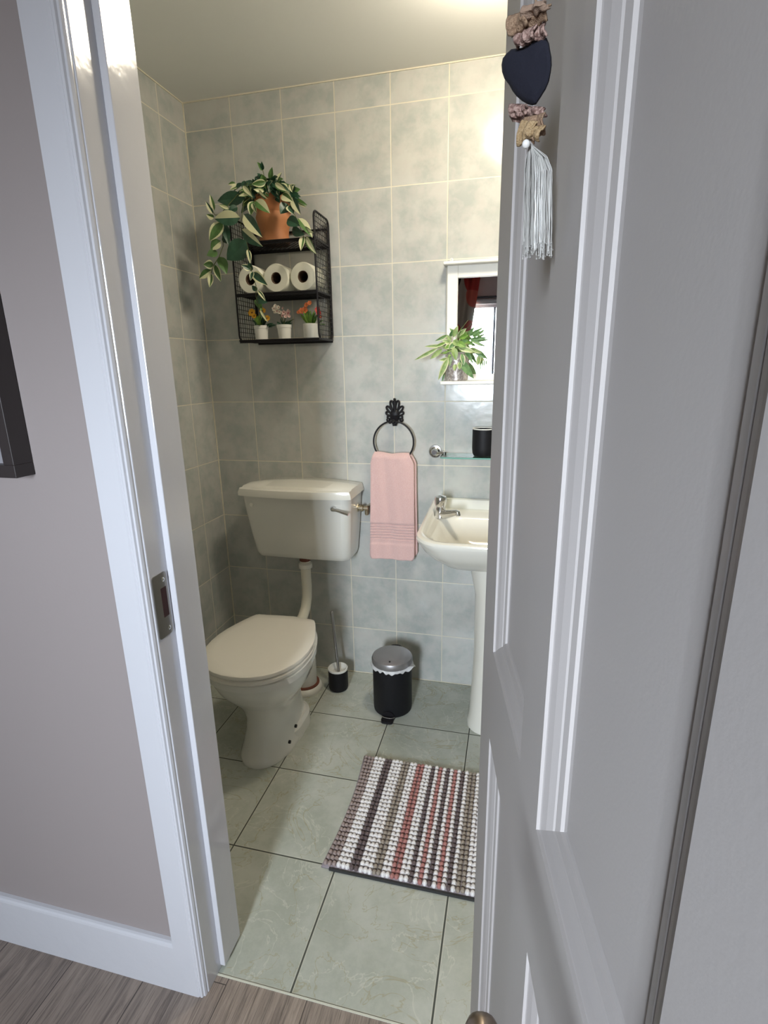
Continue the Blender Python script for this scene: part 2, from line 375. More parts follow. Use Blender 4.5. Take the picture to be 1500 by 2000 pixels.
M_print = mat('grey_mount_board', (0.25, 0.24, 0.26, 1), 0.6)
M_mosaic = mat('silver_mosaic_pot', (0.36, 0.31, 0.29, 1), 0.3, 0.3, var=(130, (0.62, 0.58, 0.55, 1), 0.06), bump=(130, 0.7, 0.002))
M_sash = mat('white_window_plastic', (0.75, 0.76, 0.78, 1), 0.4)
M_grey_sash = mat('dark_grey_window_bar', (0.05, 0.05, 0.06, 1), 0.5)
M_overflow = mat('dark_hole', (0.01, 0.01, 0.01, 1), 0.7)
def curtain_mat():
    m = bpy.data.materials.new('red_and_black_leaf_print_fabric'); m.use_nodes = True; t = NT(m)
    geo = t.n('ShaderNodeNewGeometry'); mp = t.n('ShaderNodeMapping'); t.nt.links.new(geo.outputs['Position'], mp.inputs['Vector'])
    mp.inputs['Scale'].default_value = (5.5, 0.0, 3.6)
    vo = t.n('ShaderNodeTexVoronoi'); t.nt.links.new(mp.outputs[0], vo.inputs['Vector']); vo.inputs['Scale'].default_value = 1.0; vo.inputs['Randomness'].default_value = 0.5
    sp = t.n('ShaderNodeSeparateColor'); t.nt.links.new(vo.outputs['Color'], sp.inputs[0])
    inside = t.ramp(vo.outputs['Distance'], 0.60, 0.57)
    c = t.mix(t.math('GREATER_THAN', sp.outputs[0], 0.5), (0.02, 0.016, 0.014, 1), (0.42, 0.035, 0.025, 1))
    c = t.mix(t.math('GREATER_THAN', sp.outputs[1], 0.72), c, (0.55, 0.11, 0.07, 1))
    c = t.mix(inside, (0.42, 0.36, 0.28, 1), c)
    t.nt.links.new(c, t.b.inputs['Base Color']); t.b.inputs['Roughness'].default_value = 0.9
    return m
M_curtain = curtain_mat()

# ---------------------------------------------------------------- the setting
RX, CZ, YF, YH = 1.75, 2.3234, -1.19, -1.322     # bathroom right wall, ceiling, doorway wall inner / hall faces
HX0, HX1, HY, HC = -1.3, 2.5, -3.9, 2.42        # hall room
m = MB(); m.box(-0.1, RX + 0.1, -1.283, 0.1, -0.06, 0); struct(m.build('floor', M_floor))
m = MB(); m.box(HX0 - 0.1, HX1 + 0.1, HY - 0.3, -1.2865, -0.06, 0); struct(m.build('floor_hall', M_wood))
m = MB(); m.box(0.60, 1.34, -1.2865, -1.2825, -0.05, 0.0015); struct(m.build('trim_threshold', mat('pale_threshold_strip', (0.62, 0.62, 0.52, 1), 0.4)))
m = MB(); m.box(-0.1, RX + 0.1, 0, 0.1, 0, CZ); struct(m.build('wall_back', M_tile_back))
m = MB(); m.box(-0.1, 0, YF, 0, 0, CZ); struct(m.build('wall_left', M_tile_side))
m = MB(); m.box(-0.001, 0.0035, -0.0035, 0.001, 0, CZ); m.box(0, RX, -0.003, 0.001, CZ - 0.004, CZ); m.box(-0.001, 0.003, YF, 0, CZ - 0.004, CZ); m.box(0, RX, -0.003, 0.001, 0, 0.003); struct(m.build('trim_grout', mat('cream_grout', (0.70, 0.655, 0.53, 1), 0.7)))
m = MB(); m.box(RX, RX + 0.1, YF, 0, 0, CZ); struct(m.build('wall_right', M_tile_side))
m = MB(); m.box(-0.1, RX + 0.1, YF - 0.02, 0.1, CZ, CZ + 0.1); struct(m.build('ceiling', M_ceiling))
m = MB(); m.box(HX0 - 0.1, HX1 + 0.1, HY - 0.1, YH, HC, HC + 0.1); struct(m.build('ceiling_hall', M_hallceiling))
OX0, OX1, OZ = 0.625, 1.315, 2.0                 # rough opening
m = MB()
for (a, b, c, d) in ((HX0 - 0.1, OX0, 0, HC + 0.1), (OX1, HX1 + 0.1, 0, HC + 0.1), (OX0, OX1, OZ, HC + 0.1)):
    m.box(a, b, YH, YF, c, d)
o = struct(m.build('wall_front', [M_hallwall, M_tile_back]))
for p in o.data.polygons:
    if p.normal.y > 0.5: p.material_index = 1
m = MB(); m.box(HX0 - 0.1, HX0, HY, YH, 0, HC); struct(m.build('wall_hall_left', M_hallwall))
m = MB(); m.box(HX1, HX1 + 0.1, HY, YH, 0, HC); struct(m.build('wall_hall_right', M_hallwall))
m = MB()
m.box(HX0 - 0.1, WX0, HY - 0.1, HY, 0, HC); m.box(WX1, HX1 + 0.1, HY - 0.1, HY, 0, HC)
m.box(WX0, WX1, HY - 0.1, HY, 0, WZ0); m.box(WX0, WX1, HY - 0.1, HY, WZ1, HC)
struct(m.build('wall_hall_rear', mat('lightened_pink_wall_paint', (0.62, 0.50, 0.47, 1), 0.75, bump=(180, 0.15, 0.001))))  # colour lightened to stand in for light this indirectly lit wall lacks
# window behind the camera, seen in the mirror
m = MB()
for (a, b, c, d) in ((WX0, WX1, WZ0, WZ0 + 0.05), (WX0, WX1, WZ1 - 0.05, WZ1), (WX0, WX0 + 0.05, WZ0, WZ1), (WX1 - 0.05, WX1, WZ0, WZ1)):
    m.box(a, b, HY - 0.09, HY - 0.04, c, d)
win = struct(m.build('window_1', M_sash, bevel=0.004))
m = MB(); m.box(1.000, 1.028, HY - 0.085, HY - 0.03, WZ0 + 0.05, WZ1 - 0.05); m.build('mullion', M_grey_sash, parent=win)
m = MB(); m.box(WX0 - 0.04, WX1 + 0.04, HY - 0.04, HY + 0.12, WZ0 - 0.025, WZ0); m.build('window_sill', M_sash, parent=win, bevel=0.004)
m = MB(); m.box(WX0 + 0.05, WX1 - 0.05, HY - 0.068, HY - 0.062, WZ0 + 0.05, WZ1 - 0.05); m.build('window_pane', M_pane, parent=win)

# skirting boards and door lining
def skirting(name, x0, x1):
    m = MB()
    prof = [(YH, 0), (YH - 0.0145, 0), (YH - 0.0145, 0.132), (YH - 0.0135, 0.137), (YH - 0.011, 0.1405), (YH - 0.007, 0.1425), (YH, 0.143)]
    m.loft([[(x, y, z) for y, z in prof] for x in (x0, x1)], smooth=False); return struct(m.build(name, M_gloss))
skirting('baseboard_left', HX0, 0.5835); skirting('baseboard_right', 1.365, HX1)
JX = 0.648
m = MB(); m.box(OX0, JX, YH, YF, 0, OZ - 0.023); m.box(1.292, OX1, YH, YF, 0, OZ - 0.023); m.box(OX0, OX1, YH, YF, OZ - 0.023, OZ)
lining = struct(m.build('trim_1', M_gloss, bevel=0.002))
m = MB(); m.box(JX, JX + 0.013, -1.272, -1.2, 0.012, OZ - 0.023); m.build('door_stop', M_gloss, parent=lining, bevel=0.0015)
m = MB(); m.box(1.279, 1.292, -1.272, -1.2, 0.012, OZ - 0.023); m.build('door_stop', M_gloss, parent=lining, bevel=0.0015)
m = MB(); m.box(JX + 0.013, 1.279, -1.272, -1.2, OZ - 0.036, OZ - 0.023); m.build('door_stop', M_gloss, parent=lining, bevel=0.0015)
# strike plate let into the left lining
Pa, Pb = Vector((JX + 0.0012, -1.326, 0.94)), None
m = MB(); m.loft([[Vector((x, -1.2985 + p.x, 0.942 + p.y)) for p in rrect(0, 0, 0.0195, 0.061, 0.006, 0)] for x in (JX, JX + 0.0018)], smooth=False)
sp_ = m.build('strike_plate', M_strike, parent=lining, bevel=0.0005)
m = MB(); m.box(JX + 0.0016, JX + 0.0022, -1.299, -1.284, 0.918, 0.975); m.build('latch_slot', M_hole, parent=sp_)
for zz in (0.990, 0.894):
    m = MB(); m.lathe([(0.0042, 0), (0.0042, 0.0008), (0.002, 0.0016)], (JX + 0.0018, -1.290, zz), 14, (1, 0, 0)); m.build('screw', M_chrome, parent=sp_)
# architraves (hall side)
def casing(name, x0, x1, flip):
    m = MB()
    # profile runs from the wall-side edge to the opening-side bead
    pr = [(0, 0), (0, -0.0145), (0.046, -0.0145), (0.050, -0.0120), (0.0525, -0.0135), (0.056, -0.0125), (0.0575, -0.009), (0.061, -0.0085), (0.0625, -0.004), (0.0625, 0)]
    ring = lambda z: [Vector((x0 + dx if not flip else x1 - dx, YH + dy, z)) for dx, dy in pr]
    m.loft([ring(0), ring(OZ + 0.045)], smooth=False); return struct(m.build(name, M_gloss))
casing('trim_2', 0.5835, 0.646, False); casing('trim_3', 1.30, 1.3625, True)
m = MB(); m.box(0.5835, 1.3625, YH - 0.0145, YH, OZ - 0.017, OZ + 0.045); struct(m.build('trim_4', M_gloss, bevel=0.002))

# ---------------------------------------------------------------- the open panelled door
H = Vector((1.2293, -1.3355, 0)); U = Vector((0.163, -0.987, 0)).normalized(); N = Vector((-0.987, -0.163, 0)).normalized()
DW, DT, DZ0, DZ1 = 0.66, 0.038, 0.012, 1.965
def D(u, n, z): return H + U * u + N * n + Vector((0, 0, z))
PAN = [(0.096, 0.297, 0.994, 1.86), (0.370, 0.568, 0.994, 1.86), (0.096, 0.297, 0.22, 0.862), (0.370, 0.568, 0.22, 0.862)]
us = sorted({0, DW, *[p[0] for p in PAN], *[p[1] for p in PAN]}); zs = sorted({DZ0, DZ1, *[p[2] for p in PAN], *[p[3] for p in PAN]})
m = MB()
for side, sg in ((0.0, 1), (-DT, -1)):
    for i in range(len(us) - 1):
        for j in range(len(zs) - 1):
            u0, u1, z0, z1 = us[i], us[i + 1], zs[j], zs[j + 1]
            if any(abs(p[0] - u0) < 1e-6 and abs(p[2] - z0) < 1e-6 for p in PAN): continue
            m.add([D(u0, side, z0), D(u1, side, z0), D(u1, side, z1), D(u0, side, z1)], [(0, 1, 2, 3)])
for (a, b) in (((0, DZ0), (0, DZ1)), ((DW, DZ0), (DW, DZ1)), ((0, DZ0), (DW, DZ0)), ((0, DZ1), (DW, DZ1))):
    m.add([D(a[0], 0, a[1]), D(b[0], 0, b[1]), D(b[0], -DT, b[1]), D(a[0], -DT, a[1])], [(0, 1, 2, 3)])
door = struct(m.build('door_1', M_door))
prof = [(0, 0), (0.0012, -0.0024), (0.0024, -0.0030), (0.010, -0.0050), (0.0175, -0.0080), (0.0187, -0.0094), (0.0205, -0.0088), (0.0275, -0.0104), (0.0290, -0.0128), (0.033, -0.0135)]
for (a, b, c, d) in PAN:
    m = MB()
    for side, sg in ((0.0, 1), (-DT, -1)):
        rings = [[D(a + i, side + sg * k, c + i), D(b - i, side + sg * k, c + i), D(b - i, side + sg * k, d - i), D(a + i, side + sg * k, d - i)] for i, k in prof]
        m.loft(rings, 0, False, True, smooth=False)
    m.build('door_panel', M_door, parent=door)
# lever handle: backplate, spindle boss, lever reaching back towards the hinges
m = MB(); m.loft([[D(0.602 + p.x, n_, 1.0 + p.y) for p in rrect(0, 0, 0.02, 0.075, 0.008, 0)] for n_ in (0.0, 0.006)], smooth=False)
m.lathe([(0.011, 0), (0.0095, 0.01), (0.0095, 0.05)], D(0.602, 0.004, 0.986), 20, N)
hd = m.build('door_handle', M_bronze, parent=door, bevel=0.001)
m = MB()
LP = [D(0.606, 0.052, 0.982), D(0.584, 0.056, 0.981), D(0.560, 0.057, 0.980), D(0.532, 0.057, 0.979), D(0.506, 0.056, 0.978), D(0.497, 0.0555, 0.978), D(0.4925, 0.0552, 0.978), D(0.490, 0.055, 0.978)]
m.tube(LP, [0.008, 0.0095, 0.0085, 0.009, 0.0105, 0.0105, 0.008, 0.003], 16)
m.build('lever', M_bronze, parent=hd)
for zz in (1.70, 0.28):
    m = MB(); m.lathe([(0.0055, -0.038), (0.0055, 0.038)], (H.x + 0.045, H.y - 0.012, zz), 12)
    m.obox(D(0.0005, -0.034, zz - 0.036), U * -0.0018, N * 0.032, (0, 0, 0.072)); m.build('hinge', M_steel, parent=door)

# ---------------------------------------------------------------- framed picture on the hall wall
pf = thing('picture_frame', (0.22, YH - 0.001, 1.40), 'dark wooden picture frame hanging on the grey hall wall left of the doorway', 'picture frame')
m = MB(); fx0, fx1, fz0, fz1, fy = -0.05, 0.4475, 1.185, 1.72, YH - 0.038
m.box(fx0, fx1, fy, YH - 0.001, fz0, fz0 + 0.022); m.box(fx0, fx1, fy, YH - 0.001, fz1 - 0.022, fz1)
m.box(fx0, fx0 + 0.022, fy, YH - 0.001, fz0 + 0.022, fz1 - 0.022); m.box(fx1 - 0.022, fx1, fy, YH - 0.001, fz0 + 0.022, fz1 - 0.022)
m.build('frame', M_picframe, pf, bevel=0.001)
m = MB(); m.box(fx0 + 0.022, fx1 - 0.022, YH - 0.022, YH - 0.004, fz0 + 0.022, fz1 - 0.022); m.build('print', M_print, pf)

# ---------------------------------------------------------------- curtain and rail (reflected in the mirror)
m = MB()
def cur(u, v):
    z = 2.27 - v * 1.9; k = min(1, max(0, (2.27 - z) / 1.05)); xr = 0.87 - 0.155 * k
    x = 0.30 + (xr - 0.30) * u
    return (x, HY + 0.10 + 0.022 * math.sin(u * 30), z)
m.grid(cur, 60, 12)
tag(m.build('curtain', M_curtain, solid=0.003), 'red and black leaf print curtain reflected in the bathroom mirror', 'curtain')
m = MB(); m.tube([(0.2, HY + 0.10, 2.29), (2.0, HY + 0.10, 2.29)], 0.011, 12)
cr = m.build('curtain_rail', M_grey_sash); tag(cr, 'dark rail holding the leaf print curtain above the hall window', 'curtain rail')
for x in (0.25, 1.95):
    m = MB(); m.tube([(x, HY, 2.29), (x, HY + 0.10, 2.29)], 0.007, 10); m.build('bracket', M_grey_sash, parent=cr)
bl = thing('roller_blind', (1.07, HY, 2.03), 'rolled up pale blind with a dark rod above the reflected window', 'blind')
m = MB(); m.tube([(WX0 - 0.03, HY + 0.035, 2.0), (WX1 + 0.03, HY + 0.035, 2.0)], 0.026, 16); m.build('roll', M_sash, bl)
m = MB(); m.tube([(WX0 - 0.05, HY + 0.02, 2.045), (WX1 + 0.05, HY + 0.02, 2.045)], 0.010, 10); m.build('rod', M_grey_sash, bl)

# ---------------------------------------------------------------- ceiling lamp
LX, LY = 1.20, -0.53
cl = thing('ceiling_light', (LX, LY, CZ), 'round warm ceiling lamp of the bathroom, seen only as a reflection on the tiles', 'ceiling light')
m = MB(); m.lathe([(0.105, 0), (0.108, -0.012), (0.105, -0.022)], (LX, LY, CZ), 32); m.build('lamp_base', M_white_paint, cl)
m = MB(); m.lathe([(0.085, -0.022), (0.097, -0.040), (0.097, -0.056), (0.084, -0.078), (0.06, -0.092), (0.03, -0.099), (0.004, -0.101)], (LX, LY, CZ), 20); m.build('lamp_shade', M_lamp, cl)

# ---------------------------------------------------------------- toilet
tl = thing('toilet', (0.43, -0.45, 0), 'ivory ceramic low-level toilet with wall cistern and closed cream lid in the corner', 'toilet')
cx = 0.4285
m = MB(); R = []
def crow(z, hx, yf, r): return rrect(cx, (yf - 0.012) / 2, hx, (-yf - 0.012) / 2, r, z, 6, 0.008)
for z, hx, yf, r in ((0.590, 0.17, -0.11, 0.03), (0.592, 0.190, -0.135, 0.03), (0.600, 0.203, -0.148, 0.034), (0.620, 0.209, -0.157, 0.036), (0.70, 0.217, -0.172, 0.036), (0.80, 0.225, -0.188, 0.036), (0.872, 0.230, -0.196, 0.036)):
    R.append(crow(z, hx, yf, r))
m.loft(R); cis = m.build('cistern', M_ceramic, tl)
m = MB(); R = []
L0, L1 = 0.1925, 0.6665
for i in range(25):
    t = i / 24; x = L0 + (L1 - L0) * t; s = 2 * t - 1; bow = 0.026 * (1 - s * s); cr_ = 0.016 * (1 - s * s)
    e = 1.0 if 0 < i < 24 else 0.0; yf = -0.196 - bow
    fz = 0.870
    R.append([Vector((x, -0.008, fz)), Vector((x, yf, fz)), Vector((x, yf - 0.001, fz + 0.014)), Vector((x, yf + 0.002, fz + 0.0285)), Vector((x, yf + 0.006, fz + 0.031)),
              Vector((x, yf + 0.026, fz + 0.0295)), Vector((x, yf + 0.036, fz + 0.0335 + cr_ * 0.5)), Vector((x, -0.10, fz + 0.034 + cr_)), Vector((x, -0.02, fz + 0.030 + cr_)), Vector((x, -0.008, fz + 0.022 + cr_))])
# ends lean inwards a little
for p in R[0][3:]: p.x += 0.006
for p in R[-1][3:]: p.x -= 0.006
m.loft(R, 0, True, True); lid = m.build('cistern_lid', M_ceramic_w, tl, parent=cis, merge=True)
m = MB(); m.lathe([(0.0085, 0), (0.0085, 0.003), (0.0065, 0.005)], atY(491, 986, -0.192), 18, (0, -1, 0)); m.build('blanking_cap', M_ceramic_w, tl, parent=cis)
m = MB(); a = atY(652, 993, -0.19)
m.lathe([(0.012, 0), (0.012, 0.010), (0.008, 0.018)], a, 20, (0, -1, 0))
m.tube([a + Vector((0, -0.016, 0)), a + Vector((0.02, -0.024, -0.002)), a + Vector((0.045, -0.028, -0.008)), a + Vector((0.068, -0.030, -0.013))], [0.0075, 0.005, 0.0055, 0.0065], 12)
m.build('flush_lever', M_chrome, tl, parent=cis)
m = MB()
VY, VZ = -0.058, 0.803
m.lathe([(0.018, 0), (0.018, 0.007)], (0.650, VY, VZ), 6, (1, 0, 0)); m.lathe([(0.011, 0.006), (0.011, 0.014), (0.0145, 0.014), (0.0145, 0.026), (0.0095, 0.028), (0.0095, 0.038), (0.013, 0.038), (0.013, 0.047), (0.008, 0.049)], (0.650, VY, VZ), 16, (1, 0, 0))
m.tube([(0.690, VY, VZ), (0.690, VY + 0.02, VZ), (0.690, -0.001, VZ)], 0.008, 12); m.lathe([(0.0085, 0.004), (0.0085, 0.026), (0.0055, 0.029)], (0.690, VY, VZ), 12, (0, 0, -1))
m.build('inlet_valve', M_brass, tl, parent=cis)
m = MB()
m.tube([(0.420, -0.09, 0.592), (0.420, -0.09, 0.50), (0.421, -0.091, 0.45), (0.421, -0.097, 0.40), (0.420, -0.115, 0.36), (0.420, -0.150, 0.335), (0.420, -0.20, 0.325), (0.420, -0.29, 0.32)], 0.0215, 18)
fp_ = m.build('flush_pipe', M_pipe, tl)
m = MB(); m.lathe([(0.025, 0), (0.030, 0.003), (0.030, 0.020), (0.024, 0.026)], (0.420, -0.09, 0.535), 24); m.build('pipe_nut', M_ceramic_w, tl, parent=fp_)
m = MB(); m.lathe([(0.019, 0), (0.024, 0.004), (0.024, 0.024)], (0.420, -0.09, 0.566), 24); m.build('pipe_washer', M_rust, tl, parent=fp_)
# pan
def oval(cx, yf, yb, hw, z, n=40, p=2.3, pb=3.2, ym=None):
    """egg shaped ring: rounded front, squarer back"""
    ym = ym if ym is not None else yf + (yb - yf) * 0.48; pts = []
    for i in range(n):
        a = 2 * math.pi * i / n; c_, s_ = math.cos(a), math.sin(a)
        q = p if s_ < 0 else pb
        X = hw * math.copysign(abs(c_) ** (2 / q), c_); Yy = (ym - yf if s_ < 0 else yb - ym) * math.copysign(abs(s_) ** (2 / q), s_)
        pts.append(Vector((cx + X, ym + Yy, z)))
    return pts
m = MB()
pan = [(0.0, 0.423, -0.668, -0.300, 0.100, 2.2, 2.6), (0.012, 0.423, -0.668, -0.300, 0.101, 2.2, 2.6), (0.020, 0.423, -0.662, -0.302, 0.098, 2.2, 2.6), (0.06, 0.423, -0.648, -0.31, 0.087, 2.2, 2.5),
       (0.11, 0.424, -0.630, -0.315, 0.080, 2.2, 2.3), (0.16, 0.425, -0.626, -0.315, 0.082, 2.2, 2.2), (0.20, 0.427, -0.638, -0.31, 0.094, 2.2, 2.1), (0.235, 0.430, -0.662, -0.30, 0.115, 2.2, 2.0),
       (0.27, 0.432, -0.695, -0.29, 0.139, 2.2, 1.95), (0.305, 0.434, -0.722, -0.28, 0.158, 2.2, 1.9), (0.34, 0.435, -0.740, -0.275, 0.168, 2.2, 1.9), (0.362, 0.435, -0.746, -0.275, 0.172, 2.2, 1.9), (0.368, 0.435, -0.757, -0.27, 0.180, 2.2, 1.9), (0.392, 0.435, -0.760, -0.27, 0.182, 2.2, 1.9), (0.400, 0.435, -0.752, -0.278, 0.175, 2.2, 1.9)]
R = [oval(c_, yf, yb, hw, z, 44, p, q, yf + (yb - yf) * (0.48 if z < 0.2 else 0.40)) for z, c_, yf, yb, hw, p, q in pan]
m.loft(R)
bowl = m.build('bowl', M_ceramic, tl)
# foot flange with its two screw holes
m = MB(); R = []
for z, g in ((0.0, 0.0), (0.045, -0.002), (0.056, -0.012)):
    R.append(rrect(0.423, -0.435, 0.104 + g, 0.130 + g, 0.095, z, 8))
m.loft(R); m.build('foot_flange', M_ceramic, tl, parent=bowl)
for px in ((566, 1449), (578, 1418)):
    d = ray(*px); q = CAM + d * ((0.5265 - CAM.x) / d.x)
    m = MB(); m.lathe([(0.0062, -0.004), (0.0062, 0.003)], q, 12, (1, 0, 0)); m.build('screw_hole', M_overflow, tl, parent=bowl)
# rear spigot and waste pipe
m = MB(); m.tube([(0.42, -0.30, 0.25), (0.42, -0.235, 0.245), (0.42, -0.195, 0.225), (0.42, -0.175, 0.185), (0.42, -0.17, 0.13), (0.42, -0.17, 0.0)], [0.055, 0.054, 0.053, 0.052, 0.052, 0.052], 28)
wp = m.build('waste_pipe', M_ceramic, tl)
m = MB(); m.lathe([(0.074, 0.0), (0.076, 0.010), (0.072, 0.020), (0.066, 0.026), (0.060, 0.028)], (0.42, -0.17, 0), 36); m.build('pipe_collar', M_ceramic_w, tl, parent=wp)
m = MB(); m.lathe([(0.0625, 0.0), (0.0625, 0.032), (0.053, 0.034)], (0.42, -0.17, 0), 36); m.build('sealing_ring', M_rust, tl, parent=wp)
# seat and lid
half = [(0.0, -0.772), (0.034, -0.770), (0.066, -0.762), (0.096, -0.748), (0.124, -0.727), (0.148, -0.698), (0.167, -0.662), (0.179, -0.620), (0.184, -0.575), (0.182, -0.530), (0.174, -0.487), (0.161, -0.446), (0.145, -0.405), (0.131, -0.372), (0.122, -0.356), (0.110, -0.350), (0.075, -0.349), (0.040, -0.344), (0.0, -0.342)]
pts = [(0.435 + x, y) for x, y in half] + [(0.435 - x, y) for x, y in reversed(half[1:-1])]
def lring(sc_, z): return [Vector((0.435 + (x - 0.435) * sc_, -0.56 + (y + 0.56) * sc_, z)) for x, y in pts]
m = MB(); m.loft([lring(0.96, 0.400), lring(0.99, 0.402), lring(0.995, 0.412), lring(0.975, 0.417)]); st = m.build('seat', M_seat, tl)
m = MB(); m.loft([lring(0.955, 0.4185), lring(0.995, 0.421), lring(1.0, 0.427), lring(0.992, 0.4335), lring(0.965, 0.437), lring(0.80, 0.4395), lring(0.4, 0.4405)]); m.build('seat_lid', M_seat, tl)
m = MB(); m.tube([(0.35, -0.338, 0.413), (0.52, -0.338, 0.413)], 0.011, 14); m.build('seat_hinge', M_seat, tl, parent=st)

# ---------------------------------------------------------------- wire wall shelf
X0, X1, SD, Z0, Z1 = 0.238, 0.556, 0.158, 1.462, 1.884
ws = thing('wire_wall_shelf', ((X0 + X1) / 2, 0, Z0), 'black wire mesh three-tier wall shelf holding plants and toilet rolls', 'wall shelf')
def side_panel(x):
    m = MB(); r = 0.022; fr = []
    for (cy, cz, a0) in ((-0.006 - r, Z1 - r, 0), (-SD + r, Z1 - r, 90), (-SD + r, Z0 + r, 180), (-0.006 - r, Z0 + r, 270)):
        for i in range(7):
            a = math.radians(a0 + 15 * i); fr.append((x, cy + r * math.cos(a), cz + r * math.sin(a)))
    m.tube(fr, 0.0036, 8, closed=True)
    ny = 9
    for i in range(1, ny):
        y = -0.006 - (SD - 0.006) * i / ny; m.tube([(x, y, Z0), (x, y, Z1)], 0.0012, 5, caps=False)
    nz = 26
    for i in range(1, nz):
        z = Z0 + (Z1 - Z0) * i / nz; m.tube([(x, -0.006, z), (x, -SD, z)], 0.0012, 5, caps=False)
    m.build('side_panel', M_black, ws)
side_panel(X0); side_panel(X1)
TZ = (1.463, 1.625, 1.797)
for z in TZ:
    m = MB(); a, b, c, d = X0, X1, -SD, -0.006
    m.tube([(a, c, z), (b, c, z), (b, d, z), (a, d, z)], 0.0034, 8, closed=True)
    m.box(a, b, c - 0.001, c + 0.001, z - 0.009, z + 0.001)
    m.box(a, b, d - 0.001, d + 0.001, z - 0.009, z + 0.001)
    step = 0.0185; k = a - (d - c)
    while k < b:
        for sg in (1, -1):
            p0 = [k, c] if sg == 1 else [k, d]; L = d - c
            t0 = max(0, (a - k) / L); t1 = min(1, (b - k) / L)
            if t1 > t0:
                y = lambda t: c + L * t if sg == 1 else d - L * t
                m.tube([(k + L * t0, y(t0), z), (k + L * t1, y(t1), z)], 0.00125, 4, caps=False)
        k += step
    m.build('mesh_tier', M_black, ws)
m = MB()
m.tube([(X0, -0.006, Z1 - 0.028), (X1, -0.006, Z1 - 0.028)], 0.004, 8)
for x in (X0 + 0.004, X1 - 0.004): m.tube([(x, -0.006, Z0 + 0.004), (x, -0.006, Z1 - 0.02)], 0.004, 8)
m.build('back_frame', M_black, ws)

# ---------------------------------------------------------------- leaves
def leaf(mb, b, t, wd, kind=0, curl=0.18, fold=0.25, side=1, nrm=None, mi=(0, 1), taper=0.8):
    """pointed leaf from b to t; kind 0 plain, 1 one pale side, 2 pale edges, 3 pale, 4 pale middle"""
    b = Vector(b); t = Vector(t); ax = t - b; L = ax.length; ax.normalize()
    n = Vector(nrm) if nrm else (CAM - b); n = (n - ax * n.dot(ax)).normalized(); sd = ax.cross(n)
    K = 7; cols = (-1, -0.66, 0, 0.66, 1); vs = []
    for i in range(K + 1):
        q = i / K; hw = wd / 2 * (math.sin(math.pi * (q ** taper)) ** 0.85 if 0 < q < 1 else 0.0)
        hw = max(hw, 0.0002)
        for c in cols:
            vs.append(b + ax * (L * q) + sd * (hw * c) + n * (-curl * L * (q - 0.35) ** 2 + fold * hw * abs(c) - 0.02 * L))
    for i in range(K):
        for j in range(4):
            o = i * 5 + j; f = (o, o + 1, o + 6, o + 5)
            outer = j in (0, 3)
            if kind == 0: k = mi[0]
            elif kind == 1: k = mi[1] if (j <= 1 if side > 0 else j >= 2) else mi[0]
            elif kind == 2: k = mi[1] if outer else mi[0]
            elif kind == 3: k = mi[1] if not (j == 1) else mi[0]
            else: k = mi[1] if not outer else mi[0]
            mb.add([vs[a] for a in f], [(0, 1, 2, 3)], k, True)

# trailing plant on the top tier
PY = -0.085
tp = thing('potted_trailing_plant', (0.375, PY, 1.7985), 'trailing plant with green and cream leaves in a terracotta pot on the top tier', 'potted plant')
m = MB(); m.lathe([(0.050, 0), (0.054, 0.004), (0.055, 0.016), (0.051, 0.032), (0.054, 0.052), (0.061, 0.074), (0.064, 0.088), (0.060, 0.100), (0.066, 0.112), (0.073, 0.135), (0.075, 0.150), (0.071, 0.152), (0.067, 0.150), (0.064, 0.130)], (0.375, PY, 1.7985), 40)
m.build('pot', M_terra, tp)
m = MB(); m.lathe([(0.070, 0.0), (0.02, 0.008), (0.001, 0.009)], (0.375, PY, 1.7985 + 0.138), 24); m.build('soil', M_soil, tp)
def z1(x, y, Y): return atY(380 + x / 5.0, 300 + y / 5.0, Y)
fo = MB(); stm = MB()
DEF = -0.172
